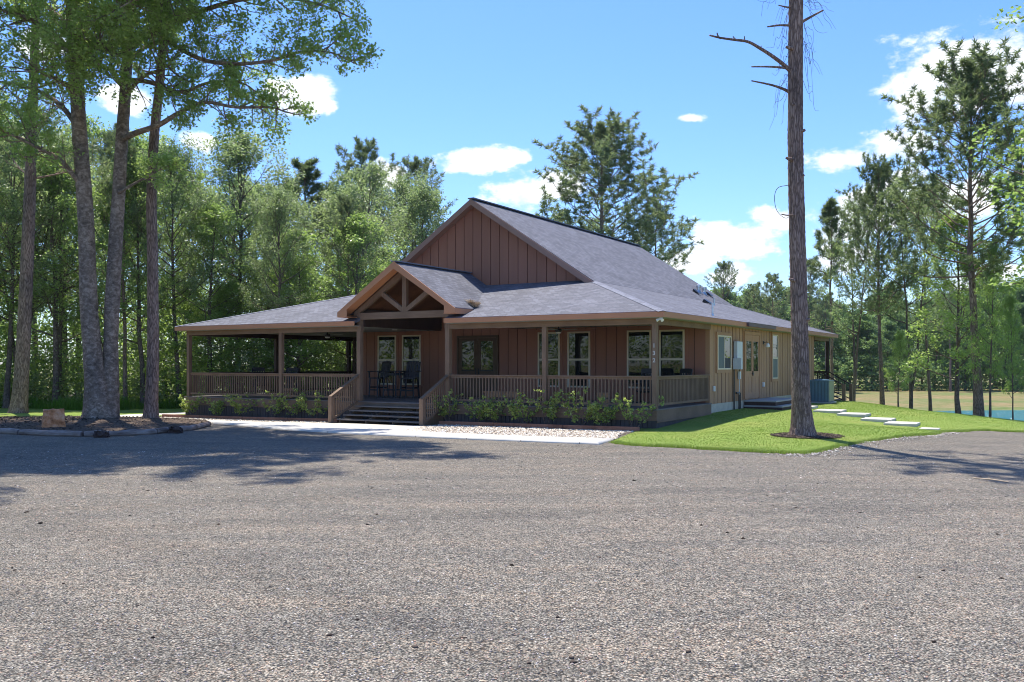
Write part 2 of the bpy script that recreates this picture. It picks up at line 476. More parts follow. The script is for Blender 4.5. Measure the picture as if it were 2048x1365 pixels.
def waterm():
    m, nt, b = newmat('pond_water')
    b.inputs['Base Color'].default_value = (0.04, 0.22, 0.23, 1)
    b.inputs['Roughness'].default_value = 0.12
    v = coords(nt, 'Object', (0.6, 2.2, 1))
    n = nd(nt, 'ShaderNodeTexNoise', {'Vector': v, 'Scale': 2.0, 'Detail': 6, 'Roughness': 0.65})
    bp = nd(nt, 'ShaderNodeBump', {'Height': n.outputs[0], 'Strength': 0.9, 'Distance': 0.3})
    link(nt, bp.outputs[0], b.inputs['Normal'])
    return m


WATER = waterm()

# ------------------------------------------------------------------ mesh helpers


def tag(o, label=None, cat=None, group=None, kind=None):
    if label:
        o['label'] = label
    if cat:
        o['category'] = cat
    if group:
        o['group'] = group
    if kind:
        o['kind'] = kind
    return o


def empty(name, loc=(0, 0, 0), rz=0.0):
    o = bpy.data.objects.new(name, None)
    o.location = loc
    o.rotation_euler = (0, 0, rz)
    o.empty_display_size = 0.3
    COL.objects.link(o)
    return o


def fast_mesh(name, V, Fc, mat, parent=None, smooth=False):
    """V (n,3) array, Fc (m,k) array of equal-sized faces"""
    V = np.asarray(V, dtype=np.float32)
    Fc = np.asarray(Fc, dtype=np.int32)
    me = bpy.data.meshes.new(name)
    me.vertices.add(len(V))
    me.vertices.foreach_set('co', V.ravel())
    k = Fc.shape[1]
    me.loops.add(Fc.size)
    me.loops.foreach_set('vertex_index', Fc.ravel())
    me.polygons.add(len(Fc))
    me.polygons.foreach_set('loop_start', np.arange(0, Fc.size, k, dtype=np.int32))
    me.polygons.foreach_set('loop_total', np.full(len(Fc), k, dtype=np.int32))
    if smooth:
        me.polygons.foreach_set('use_smooth', np.ones(len(Fc), dtype=bool))
    me.update(calc_edges=True)
    me.materials.append(mat)
    o = bpy.data.objects.new(name, me)
    COL.objects.link(o)
    if parent:
        o.parent = parent
    return o


class MB:
    def __init__(self):
        self.v = []
        self.f = []

    def box(self, x0, x1, y0, y1, z0, z1):
        x0, x1 = min(x0, x1), max(x0, x1)
        y0, y1 = min(y0, y1), max(y0, y1)
        z0, z1 = min(z0, z1), max(z0, z1)
        b = len(self.v)
        self.v += [(x0, y0, z0), (x1, y0, z0), (x1, y1, z0), (x0, y1, z0), (x0, y0, z1), (x1, y0, z1), (x1, y1, z1), (x0, y1, z1)]
        self.f += [tuple(b + i for i in q) for q in ((0, 3, 2, 1), (4, 5, 6, 7), (0, 1, 5, 4), (1, 2, 6, 5), (2, 3, 7, 6), (3, 0, 4, 7))]
        return self

    def bar(self, a, c, w, h, up=(0, 0, 1)):
        """a beam with rectangular section w (sideways) x h (along up) between two points"""
        a, c = Vector(a), Vector(c)
        d = (c - a).normalized()
        s = d.cross(Vector(up)).normalized() * (w / 2)
        u = s.cross(d).normalized() * (h / 2)
        b = len(self.v)
        for p in (a, c):
            for q in (-s - u, s - u, s + u, -s + u):
                self.v.append(tuple(p + q))
        self.f += [tuple(b + i for i in q) for q in ((0, 1, 2, 3), (7, 6, 5, 4), (0, 4, 5, 1), (1, 5, 6, 2), (2, 6, 7, 3), (3, 7, 4, 0))]
        return self

    def poly(self, top, thick=0.0, down=(0, 0, -1)):
        """polygon, extruded by thick along down"""
        b = len(self.v)
        n = len(top)
        self.v += [tuple(p) for p in top]
        self.f.append(tuple(range(b, b + n)))
        if thick:
            dd = Vector(down) * thick
            self.v += [tuple(Vector(p) + dd) for p in top]
            self.f.append(tuple(range(b + 2 * n - 1, b + n - 1, -1)))
            for i in range(n):
                j = (i + 1) % n
                self.f.append((b + j, b + i, b + n + i, b + n + j))
        return self

    def tube(self, pts, rad, n=8, cap=True):
        P = [Vector(p) for p in pts]
        if not hasattr(rad, '__len__'):
            rad = [rad] * len(P)
        b = len(self.v)
        prev = None
        for i, p in enumerate(P):
            d = (P[min(i + 1, len(P) - 1)] - P[max(i - 1, 0)]).normalized()
            if prev is None:
                ref = Vector((1, 0, 0)) if abs(d.x) < 0.8 else Vector((0, 1, 0))
                s = d.cross(ref).normalized()
            else:
                s = (prev - d * prev.dot(d)).normalized()
            prev = s
            t = d.cross(s)
            for k in range(n):
                a = 2 * math.pi * k / n
                self.v.append(tuple(p + (s * math.cos(a) + t * math.sin(a)) * rad[i]))
        for i in range(len(P) - 1):
            for k in range(n):
                k2 = (k + 1) % n
                self.f.append((b + i * n + k, b + i * n + k2, b + (i + 1) * n + k2, b + (i + 1) * n + k))
        if cap:
            self.f.append(tuple(b + k for k in range(n - 1, -1, -1)))
            e = b + (len(P) - 1) * n
            self.f.append(tuple(e + k for k in range(n)))
        return self

    def lathe(self, prof, n=16, c=(0, 0, 0)):
        b = len(self.v)
        for r, z in prof:
            for k in range(n):
                a = 2 * math.pi * k / n
                self.v.append((c[0] + r * math.cos(a), c[1] + r * math.sin(a), c[2] + z))
        for i in range(len(prof) - 1):
            for k in range(n):
                k2 = (k + 1) % n
                self.f.append((b + i * n + k, b + i * n + k2, b + (i + 1) * n + k2, b + (i + 1) * n + k))
        self.f.append(tuple(b + k for k in range(n - 1, -1, -1)))
        e = b + (len(prof) - 1) * n
        self.f.append(tuple(e + k for k in range(n)))
        return self

    def build(self, name, mat, parent=None, uv=False, smooth=False, bevel=0.0):
        me = bpy.data.meshes.new(name)
        me.from_pydata(self.v, [], self.f)
        bm = bmesh.new()
        bm.from_mesh(me)
        bmesh.ops.recalc_face_normals(bm, faces=bm.faces)
        if uv:
            ul = bm.loops.layers.uv.new('UVMap')
            for f in bm.faces:
                nn = f.normal
                if nn.z < -0.01:
                    nn = -nn
                h = Vector((0, 0, 1)).cross(nn)
                h = h.normalized() if h.length > 1e-4 else Vector((1, 0, 0))
                w = nn.cross(h)
                for l in f.loops:
                    l[ul].uv = (l.vert.co.dot(h), l.vert.co.dot(w))
        bm.to_mesh(me)
        bm.free()
        if smooth:
            for p in me.polygons:
                p.use_smooth = True
        me.materials.append(mat)
        o = bpy.data.objects.new(name, me)
        COL.objects.link(o)
        if parent:
            o.parent = parent
        if bevel:
            md = o.modifiers.new('bevel', 'BEVEL')
            md.width = bevel
            md.segments = 2
            md.limit_method = 'ANGLE'
        return o


def copy_tree(o, parent=None):
    c = o.copy()
    COL.objects.link(c)
    c.parent = parent
    for ch in list(o.children):
        copy_tree(ch, c)
    return c


# ------------------------------------------------------------------ terrain
# surveyed spot heights (x, y, z)
SPOTS = [(0, 0, 0), (-10, 5, 0), (10, 5, 0), (0, 12, 0), (-8, 15, 0), (8, 12, 0), (0, 20, 0), (-10, 22, 0), (5.5, 19, 0), (8, 17.5, -0.06), (10, 16, -0.1),
         (-25, 0, 0), (25, 0, -0.1), (-50, 0, 0), (50, 0, -0.3), (0, -30, 0.1), (-60, -60, 0.2), (60, -60, 0),
         (4.1, 25.8, 0.0), (-2.8, 28.2, -0.08), (6.8, 29.8, 0.2), (7.1, 22.1, 0.10), (9.5, 25, 0.10), (9, 20.5, 0.0), (13, 24.5, -0.06), (15, 26.2, -0.12),
         (8.5, 33, 0.22), (11, 37, 0.16), (14, 39.5, 0.12), (16, 45, 0.02), (12, 32, 0.10), (11.5, 28, -0.05), (12.5, 30, 0.0),
         (-12.9, 36, -0.26), (-9, 33, -0.2), (-13.8, 29.8, 0.0), (-18, 30, 0), (-15, 38, -0.28), (-22, 42, -0.3), (-30, 45, -0.3), (-45, 50, -0.4),
         (-25, 30, -0.1), (-10, 60, -0.6), (-30, 70, -0.8), (-60, 90, -1), (0, 70, -0.7), (0, 48, -0.1), (-60, 30, -0.2),
         (16.5, 40, -0.03), (17.5, 36, -0.12), (18.0, 34, -0.18), (18.9, 32.5, -0.30), (21, 30, -0.34), (18.4, 45, -0.27), (19.6, 38, -0.42), (20.2, 36, -0.45),
         (25, 27, -0.3), (40, 26, -0.5), (60, 26, -0.7), (24, 42, -1.15), (30, 42, -1.7), (22, 50, -1.5), (20, 60, -1.9), (30, 50, -2.3), (40, 48, -2.4), (70, 50, -2.5),
         (38, 58, -3.0), (45, 66, -3.2), (60, 66, -3.2), (80, 66, -3.2), (34, 70, -2.9), (29, 67, -2.6), (37, 77, -2.35), (24, 72, -2.05), (30, 83, -2.1), (50, 82, -2.1), (90, 84, -2.1), (110, 66, -2.3),
         (20, 90, -2.0), (30, 110, -2.1), (70, 110, -2.1), (110, 110, -2.1), (40, 145, -2.1), (80, 145, -2.1), (130, 145, -2.1), (0, 120, -1.6),
         (-60, 150, -1.5), (0, 200, -2), (100, 220, -2), (160, 60, -2), (-130, 20, -0.5), (140, -60, -1)]
_sp = np.array(SPOTS, dtype=float)
_c2 = 2.2 ** 2
_A = np.sqrt(((_sp[:, None, :2] - _sp[None, :, :2]) ** 2).sum(-1) + _c2)
_n = len(_sp)
_M = np.zeros((_n + 3, _n + 3))
_M[:_n, :_n] = _A
_M[:_n, _n] = 1
_M[:_n, _n + 1:] = _sp[:, :2]
_M[_n, :_n] = 1
_M[_n + 1:, :_n] = _sp[:, :2].T
_w = np.linalg.solve(_M, np.concatenate([_sp[:, 2], np.zeros(3)]))


def hgt(x, y):
    x = np.atleast_1d(np.asarray(x, dtype=float))
    y = np.atleast_1d(np.asarray(y, dtype=float))
    cx, cy = np.clip(x, -150, 170), np.clip(y, -80, 230)
    out = np.zeros(len(x))
    for i in range(0, len(x), 20000):
        a = cx[i:i + 20000]
        b = cy[i:i + 20000]
        d = np.sqrt((a[:, None] - _sp[None, :, 0]) ** 2 + (b[:, None] - _sp[None, :, 1]) ** 2 + _c2)
        out[i:i + 20000] = d @ _w[:_n] + _w[_n] + _w[_n + 1] * a + _w[_n + 2] * b
    return out


def hz(x, y):
    return float(hgt([x], [y])[0])


def axis(lo, hi, a, b):
    """grid lines: 1 m apart between a and b, growing coarser outwards"""
    s = list(np.arange(a, b + 0.5, 1.0))
    st = 1.0
    x = a
    while x > lo:
        st *= 1.25
        x -= st
        s.insert(0, x)
    st = 1.0
    x = b
    while x < hi:
        st *= 1.25
        x += st
        s.append(x)
    return np.array(s)


GX = axis(-2500, 2500, -60, 100)
GY = axis(-1500, 3500, -20, 100)
xx, yy = np.meshgrid(GX, GY)
zz = hgt(xx.ravel(), yy.ravel())
V = np.stack([xx.ravel(), yy.ravel(), zz], 1)
nx, ny = len(GX), len(GY)
ii = (np.arange(ny - 1)[:, None] * nx + np.arange(nx - 1)[None, :]).ravel()
Fq = np.stack([ii, ii + 1, ii + nx + 1, ii + nx], 1)
tag(fast_mesh('ground', V, Fq, FIELD, smooth=True), kind='structure')


def smooth_line(pts, n=6):
    """Catmull-Rom through points (open)"""
    P = [np.array(p, float) for p in pts]
    P = [2 * P[0] - P[1]] + P + [2 * P[-1] - P[-2]]
    out = []
    for i in range(1, len(P) - 2):
        for k in range(n):
            t = k / n
            a, b, c, d = P[i - 1], P[i], P[i + 1], P[i + 2]
            out.append(tuple(0.5 * ((2 * b) + (-a + c) * t + (2 * a - 5 * b + 4 * c - d) * t * t + (-a + 3 * b - 3 * c + d) * t ** 3)))
    out.append(tuple(P[-2]))
    return out


def sheet(name, poly, mat, off, label=None, skirt=0.0, kind='structure', zfun=None):
    bm = bmesh.new()
    vs = [bm.verts.new((p[0], p[1], 0)) for p in poly]
    bm.faces.new(vs)
    xs = [p[0] for p in poly]
    ys = [p[1] for p in poly]
    for g, ax, lo, hi in ((GX, 0, min(xs), max(xs)), (GY, 1, min(ys), max(ys))):
        for t in g:
            if lo < t < hi:
                co = (t, 0, 0) if ax == 0 else (0, t, 0)
                no = (1, 0, 0) if ax == 0 else (0, 1, 0)
                bmesh.ops.bisect_plane(bm, geom=bm.verts[:] + bm.edges[:] + bm.faces[:], plane_co=co, plane_no=no)
    bm.verts.ensure_lookup_table()
    X = np.array([v.co.x for v in bm.verts])
    Y = np.array([v.co.y for v in bm.verts])
    Z = hgt(X, Y) + off
    if zfun is not None:
        Z = Z + zfun(X, Y)
    for v, z in zip(bm.verts, Z):
        v.co.z = z
    if skirt:
        be = [e for e in bm.edges if e.is_boundary]
        r = bmesh.ops.extrude_edge_only(bm, edges=be)
        for v in [g for g in r['geom'] if isinstance(g, bmesh.types.BMVert)]:
            v.co.z -= skirt
    bmesh.ops.recalc_face_normals(bm, faces=bm.faces)
    up = sum(f.normal.z for f in bm.faces)
    if up < 0:
        bmesh.ops.reverse_faces(bm, faces=bm.faces)
    me = bpy.data.meshes.new(name)
    bm.to_mesh(me)
    bm.free()
    for p in me.polygons:
        p.use_smooth = True
    me.materials.append(mat)
    o = bpy.data.objects.new(name, me)
    COL.objects.link(o)
    o['kind'] = kind
    if label:
        o['label'] = label
    return o


def at(px, py, Y):
    """point at distance Y measured off the photograph"""
    return ((px - 1024) / F * Y, Y, CAMZ + (728 - py) * Y / F)


def gnd(px, py, z=0.0):
    Y = (CAMZ - z) * F / (py - 728)
    return ((px - 1024) / F * Y, Y)


rg = random.Random(5)
sheet('gravel_yard', [(-58, -19), (58, -19), (58, 27.3), (14, 27.3), (3, 27.3), (-8, 31.5), (-22, 28), (-30, 24), (-58, 22)], GRAVEL, 0.012)

lawn_edge = [gnd(1222, 888), gnd(1262, 893), gnd(1330, 897), gnd(1400, 901), gnd(1480, 905), gnd(1550, 908), gnd(1612, 909), gnd(1650, 903), gnd(1690, 896), gnd(1760, 886),
             gnd(1820, 878), gnd(1865, 874), gnd(1888, 868, -.05), gnd(1920, 865, -.07), gnd(1965, 862, -.1), gnd(2048, 866, -.12), (19, 26.4), (25, 27.2), (34, 27.6), (44.5, 27)]
lawn_edge = smooth_line(lawn_edge, 7)
lawn_edge = [(x + rg.uniform(-.035, .035), y + rg.uniform(-.05, .05)) for x, y in lawn_edge]
lawn_poly = lawn_edge + [(44.5, 40), (30, 44), (24, 49), (19, 57), (8, 60), (-3, 56), (-3, 34), (3.75, 25.9), (3.3, 24.6)]
sheet('lawn', lawn_poly, LAWN, 0.05, skirt=0.09)
lawn_left = smooth_line([(-46, 27), (-30, 27.6), (-21.5, 31), (-19, 35.2), (-15.8, 35.4), (-13.6, 37.4)], 6) + [(-12.6, 40), (-11, 46), (-14, 45.4), (-20, 44), (-28, 45.5), (-36, 44), (-46, 45)]
sheet('back_lawn', lawn_left, LAWN, 0.04, skirt=0.06)
sheet('water', smooth_line([(29.5, 72), (27, 64), (31, 55), (42, 51), (60, 49), (80, 49), (100, 55), (104, 68), (96, 79), (75, 80), (55, 80), (37, 78.5), (29.5, 72)], 4)[:-1],
      WATER, 0, zfun=lambda X, Y: -hgt(X, Y) - 2.2)

# ------------------------------------------------------------------ house frame
P0 = (4.09, 25.8)
HROT = math.atan2(-0.515, 0.857)


def uvw(u, v):
    return (P0[0] - .857 * u + .515 * v, P0[1] + .515 * u + .857 * v)


def u_at(px, v):
    k = (px - 1024) / F
    a = P0[0] + .515 * v
    b = P0[1] + .857 * v
    return (a - k * b) / (.857 + .515 * k)


def v_at(px, u):
    k = (px - 1024) / F
    a = P0[0] - .857 * u
    b = P0[1] + .515 * u
    return (k * b - a) / (.515 - .857 * k)


def z_at(py, u, v):
    return CAMZ + (728 - py) * uvw(u, v)[1] / F


house = empty('cabin_house', (P0[0], P0[1], 0), HROT)
tag(house, 'brown board and batten cabin with grey shingle roof and wraparound porch', 'house')


def L(u, v, z):
    return (-u, v, z)


class HB(MB):
    def ub(self, u0, u1, v0, v1, z0, z1):
        return self.box(-u0, -u1, v0, v1, z0, z1)


FL = 0.60      # porch floor
BB = 3.03      # beam underside
ZE = 3.38      # eave height
WV = 4.7       # porch wall line
UL = 14.92     # left wall
VB = 19.8      # rear wall

# ---- walls
w = HB()
w.ub(0.012, UL, WV + 0.03, VB - 0.03, 0.55, 3.24)
w.build('wall_core', GROOVE, house)
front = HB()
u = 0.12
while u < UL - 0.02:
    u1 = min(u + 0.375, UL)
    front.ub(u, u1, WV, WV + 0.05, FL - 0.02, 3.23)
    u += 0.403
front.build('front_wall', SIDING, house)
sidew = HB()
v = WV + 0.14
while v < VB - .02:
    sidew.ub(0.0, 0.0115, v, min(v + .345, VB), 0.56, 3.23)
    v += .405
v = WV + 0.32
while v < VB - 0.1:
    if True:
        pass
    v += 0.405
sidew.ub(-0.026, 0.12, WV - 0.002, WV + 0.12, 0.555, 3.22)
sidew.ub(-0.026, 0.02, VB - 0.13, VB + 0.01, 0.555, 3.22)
sidew.build('side_wall', SIDELIT, house)
lw = HB()
lw.ub(UL - 0.04, UL + 0.02, WV, VB, FL - 0.02, 3.23)
lw.ub(0, UL, VB - 0.05, VB + 0.01, FL - 0.3, 3.23)
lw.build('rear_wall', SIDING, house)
fo = HB()
fo.ub(0.0, 0.5, WV + 0.05, VB - 0.02, -0.3, 0.555)
fo.ub(-0.014, 0.3, WV - 0.012, WV + 0.25, -0.3, 0.553)
fo.build('foundation', CONC, house)

# gable wall above the porch roof
gb = HB()
GV = 3.92


def rake_z(u):
    return 8.0 - 0.657 * abs(8.69 - u) if True else 0


u = 3.75
while u < 13.6:
    u1 = u + 0.366
    a0, a1 = rake_z(u) - 0.1, rake_z(u1) - 0.1
    pts = [L(u, GV, 4.5), L(u1, GV, 4.5), L(u1, GV, max(a1, 4.55))]
    if u < 8.69 < u1:
        pts.append(L(8.69, GV, 7.9))
    pts.append(L(u, GV, max(a0, 4.55)))
    gb.poly(pts, 0.04, (0, 1, 0))
    u += 0.392
gb.build('gable_wall', SIDING, house)
gc = HB()
gc.poly([L(3.6, GV + 0.05, 4.5), L(13.8, GV + 0.05, 4.5), L(13.8, GV + 0.05, 4.52), L(8.69, GV + 0.05, 7.88), L(3.6, GV + 0.05, 4.52)], 0.05, (0, 1, 0))
gc.build('gable_core', GROOVE, house)
HB().poly([L(3.6, 19.0, 4.5), L(13.8, 19.0, 4.5), L(8.69, 19.0, 7.88)], 0.05, (0, 1, 0)).build('rear_gable_wall', SIDING, house)

# ---- roof
VR = 3.58


def zf(v):
    return ZE + 0.3292 * (v + 0.4)


A_, B_ = L(-.4, -.4, ZE), L(-.4, 23.3, ZE)
C_, D_ = L(3.67, 3.67, 4.72), L(3.67, 19.2, 4.72)
I_, J_ = L(20.1, -.4, ZE), L(20.1, 23.3, ZE)
G_, H_ = L(13.7, 3.67, 4.72), L(13.7, 19.2, 4.72)
CU = 8.97
rf = HB()
T = 0.1
rf.poly([A_, B_, D_, C_], T)
rf.poly([L(3.67, VR, 4.725), L(3.67, 19.3, 4.725), L(8.69, 19.3, 8.0), L(8.69, VR, 8.0)], T)
rf.poly([L(8.69, VR, 8.0), L(8.69, 19.3, 8.0), L(13.7, 19.3, 4.725), L(13.7, VR, 4.725)], T)
rf.poly([G_, H_, J_, I_], T)
rf.poly([B_, J_, H_, D_], T)


def val(v):
    return (1.773 - .3292 * v) / .657


rf.poly([A_, C_, L(4.2, 4.0, zf(4.0)), L(CU - val(4.0), 4.0, zf(4.0)), L(CU - val(.61), .61, zf(.61)), L(CU - 1.9, .61, zf(.61)), L(CU - 1.9, -.4, ZE)], T)
rf.poly([L(CU + 1.9, -.4, ZE), L(CU + 1.9, .61, zf(.61)), L(CU + val(.61), .61, zf(.61)), L(CU + val(4.0), 4.0, zf(4.0)), L(13.4, 4.0, zf(4.0)), G_, I_], T)
roof = rf.build('roof', SHING, house, uv=True)


def zg(u):
    return 5.285 - .657 * abs(u - CU)


pg = HB()
for s in (-1, 1):
    q = [(0, -.6), (2.42, -.6), (2.42, .56), (val(4.0), 4.0), (0, 4.0)]
    pg.poly([L(CU + s * a, b, 5.285 - .657 * a + 0.004) for a, b in q], 0.09)
pgr = pg.build('porch_gable_roof', SHING, house, uv=True)
cap = HB()
cap.bar(L(8.69, VR - .02, 8.015), L(8.69, 19.32, 8.015), 0.26, 0.04)
cap.bar(L(CU, -.61, 5.30), L(CU, 3.9, 5.30), 0.24, 0.035)


def hip_cap(p, q, sides):
    p, q = Vector(p), Vector(q)
    d = (q - p).normalized()
    for r_ in sides:
        r_ = Vector(r_) - p
        s_ = (r_ - d * r_.dot(d)).normalized() * .15
        n_ = d.cross(s_).normalized()
        if n_.z < 0:
            n_ = -n_
        cap.poly([p + n_ * .014, q + n_ * .014, q + s_ + n_ * .014, p + s_ + n_ * .014], .012, tuple(-n_))


hip_cap(A_, C_, (L(5, -.4, ZE), L(-.4, 5, ZE)))
hip_cap(I_, G_, (L(13, -.4, ZE), L(20.1, 5, ZE)))
hip_cap(B_, D_, (L(5, 23.3, ZE), L(-.4, 18, ZE)))
cap.build('ridge_cap', CAPM, roof)

fa = HB()
FT, FBm = ZE - 0.015, ZE - 0.165
fa.ub(-.43, CU - 1.88, -.43, -.40, FBm, FT)
fa.ub(CU + 1.88, 20.13, -.43, -.40, FBm, FT)
fa.ub(-.43, -.40, -.40, 23.33, FBm, FT)
fa.ub(20.10, 20.13, -.40, 23.33, FBm, FT)
fa.ub(-.40, 20.1, 23.30, 23.33, FBm, FT)
fa.build('eave_fascia', FASCIA, house)
rk = HB()
for s in (-1, 1):
    u0 = 8.69 + s * 5.06
    a, b = Vector(L(8.69, VR - .02, 7.885)), Vector(L(u0, VR - .02, 7.885 - .657 * 5.06))
    rk.poly([L(8.69, VR - .035, 7.99), L(u0, VR - .035, 7.99 - .657 * 5.06), L(u0, VR - .035, 7.99 - .657 * 5.06 - .02), L(u0 - s * .2, VR - .035, 7.99 - .657 * 5.06 - .1), L(8.69, VR - .035, 7.77)], 0.03, (0, 1, 0))
    rk.poly([L(8.69, VR, 7.82), L(u0 - s * .3, VR, 7.82 - .657 * 4.76), L(u0 - s * .3, GV + .02, 7.82 - .657 * 4.76), L(8.69, GV + .02, 7.82)], 0.02)
rk.build('rake_board', GUTTER if False else paint('rake_paint', (0.34, 0.20, 0.15), 0.6, 0.06), house)
# porch gable barge boards and soffit
pb = HB()
for s in (-1, 1):
    e = CU + s * 2.46
    ze = 5.285 - .657 * 2.46
    pb.poly([L(CU, -.63, 5.29), L(e, -.63, ze), L(e, -.63, ze - .17), L(e - s * .42, -.63, ze - .17), L(e - s * .42, -.63, ze + .09), L(CU, -.63, 5.05)], 0.03, (0, 1, 0))
    pb.poly([L(CU, -.6, 5.16), L(e - s * .05, -.6, ze - .1), L(e - s * .05, -.14, ze - .1), L(CU, -.14, 5.16)], 0.02)
    pb.ub(e - s * .0, e - s * .03, -.6, .5, ze - .17, ze - .0)
    pb.ub(e - s * .03, CU + s * 2.0, -.6, -.13, ze - .17, ze - .15)
pb.build('barge_board', FASCIA, house)

# vaulted cedar ceiling of the entry and closing panels
cd = HB()
for s in (-1, 1):
    cd.poly([L(CU, -.1, 5.13), L(CU + s * 2.05, -.1, 5.13 - .657 * 2.05), L(CU + s * 2.05, WV, 5.13 - .657 * 2.05), L(CU, WV, 5.13)], 0.02)
cd.build('cedar_ceiling', CEDAR, house)
ew = HB()
u = CU - 1.84
while u < CU + 1.8:
    u1 = min(u + .385, CU + 1.84)
    a0, a1 = 5.1 - .657 * abs(u - CU), 5.1 - .657 * abs(u1 - CU)
    ew.poly([L(u, WV + .002, 3.231), L(u1, WV + .002, 3.231), L(u1, WV + .002, a1), L(u, WV + .002, a0)], .04, (0, 1, 0))
    u += .403
ew.build('entry_upper_wall', SIDING, house)
cp = HB()
for s in (-1, 1):
    cp.ub(CU + s * 1.85, CU + s * 1.93, .08, WV - .002, 3.19, 3.8)
cp.build('entry_side_panel', DARKW, house)
so = HB()
so.ub(-.39, CU - 1.95, -.39, WV + .05, 3.20, 3.225)
so.ub(CU + 1.95, 20.09, -.39, WV + .05, 3.20, 3.225)
so.ub(-.39, 0.0, WV + .05, 23.29, 3.20, 3.225)
so.ub(UL, 20.09, WV + .05, 23.29, 3.20, 3.225)
so.ub(0, UL, VB, 23.29, 3.20, 3.225)
so.build('soffit', SOFFIT, house)

# ---- beams and posts
PU = [0.0, 3.59, 7.19, 10.95, 14.72, 19.78]
bmn = HB()
bmn.ub(-.075, PU[2] + .11, -.075, .075, BB, 3.2)
bmn.build('porch_beam', STAINH, house)
HB().ub(-.07, .07, .078, WV - .004, BB, 3.2).build('porch_beam', STAINH, house)
HB().ub(-.07, .07, VB + .02, 22.9, BB, 3.2).build('porch_beam', STAINH, house)
HB().ub(PU[3] - .11, PU[5] + .075, -.075, .075, BB, 3.2).build('porch_beam', STAINH, house)
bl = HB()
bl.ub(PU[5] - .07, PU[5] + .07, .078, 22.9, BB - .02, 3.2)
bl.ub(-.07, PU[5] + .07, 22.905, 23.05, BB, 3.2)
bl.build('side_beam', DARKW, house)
posts = []


def post(u, v, z0=FL, z1=BB, w=.15, m=STAIN, name='porch_post', par=None):
    b = HB()
    b.ub(u - w / 2, u + w / 2, v - w / 2, v + w / 2, z0, z1)
    o = b.build(name, m, par or house, bevel=.008)
    posts.append(o)
    return o


corner = post(0, 0)
for a in PU[1:]:
    t = .17 if abs(a - PU[2]) < .1 or abs(a - PU[3]) < .1 else .15
    post(a, 0, w=t, z1=(3.62 if t > .16 else BB))
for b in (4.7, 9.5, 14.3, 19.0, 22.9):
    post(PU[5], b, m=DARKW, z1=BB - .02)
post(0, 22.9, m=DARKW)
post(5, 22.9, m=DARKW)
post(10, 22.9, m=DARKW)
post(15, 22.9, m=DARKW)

# ---- house numerals on the corner post
for ch, py in (('1', 692), ('3', 707), ('2', 721.5)):
    cu = bpy.data.curves.new('numeral', 'FONT')
    cu.body = ch
    cu.size = .165
    cu.extrude = .006
    cu.offset = .004
    cu.align_x = 'CENTER'
    cu.align_y = 'CENTER'
    cu.materials.append(BRASS)
    tmp = bpy.data.objects.new('tmp_numeral', cu)
    o = bpy.data.objects.new('house_numeral', bpy.data.meshes.new_from_object(tmp))
    bpy.data.objects.remove(tmp)
    COL.objects.link(o)
    o.parent = corner
    o.location = L(0, -.084, CAMZ + (728 - py) * 25.8 / F)
    o.rotation_euler = (R(90), 0, 0)

# ---- entry truss
tr = HB()
zb0, zb1 = 3.43, 3.66
zt = 4.98


def tz(a):
    return 4.99 - .657 * abs(a)


tr.ub(CU - 1.99, CU + 1.99, -.08, .08, zb0, zb1)
tr.build('truss_tie_beam', STAINH, house, bevel=.006)
tk = HB()
tk.ub(CU - .085, CU + .085, -.07, .07, zb1, 4.88)
tk.build('truss_king_post', STAIN, house, bevel=.006)
for s in (-1, 1):
    t2 = HB()
    t2.poly([L(CU, -.075, 5.14), L(CU + s * 2.2, -.075, 5.14 - .657 * 2.2), L(CU + s * 2.2, -.075, 5.14 - .657 * 2.2 - .2), L(CU + s * 1.95, -.075, 3.66), L(CU, -.075, 4.92)], .15, (0, 1, 0))
    t2.build('truss_rafter', STAIN, house)
    t3 = HB()
    t3.bar(L(CU + s * .06, 0, 3.70), L(CU + s * .98, 0, 4.30), .13, .15)
    t3.build('truss_brace', STAIN, house)

# ---- porch deck and skirt
dk = HB()
v = -.1
while v < WV:
    dk.ub(-.1, 20.0, v, min(v + .135, WV), FL - .035, FL)
    v += .14
v = WV
while v < 22.9:
    dk.ub(UL + .02, 20.0, v, v + .135, FL - .035, FL)
    v += .14
v = VB + .02
while v < 22.95:
    dk.ub(-.1, UL, v, v + .135, FL - .035, FL)
    v += .14
dk.build('porch_deck', DECKW, house)
rj = HB()
rj.ub(-.085, 20.0, -.085, -.045, .27, FL - .037)
rj.ub(-.085, -.045, -.043, WV - .01, .27, FL - .037)
rj.ub(19.96, 20.0, -.043, 22.9, .2, FL - .037)
rj.ub(-.085, 20.0, 22.9, 22.94, .2, FL - .037)
rj.ub(-.085, -.045, VB + .02, 22.9, .2, FL - .037)
rj.ub(-.11, -.087, -.08, WV - .01, .22, .27)
rj.build('rim_board', STAINH, house)
sk = HB()
u = -.06
while u < 19.9:
    sk.ub(u, u + .125, -.06, -.035, -.4, .268)
    u += .14
v = -.03
while v < WV:
    sk.ub(-.06, -.035, v, v + .125, -.2, .268)
    v += .14
v = 0
while v < 22.8:
    sk.ub(19.92, 19.95, v, v + .125, -.6, .2)
    v += .14
sk.build('deck_skirt', paint('skirt_stain', (0.085, 0.07, 0.068), 0.8, 0.2, 3, 0.2), house)
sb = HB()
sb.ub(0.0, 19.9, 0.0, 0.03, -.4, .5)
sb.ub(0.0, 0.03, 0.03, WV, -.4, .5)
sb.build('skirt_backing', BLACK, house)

# ---- railings


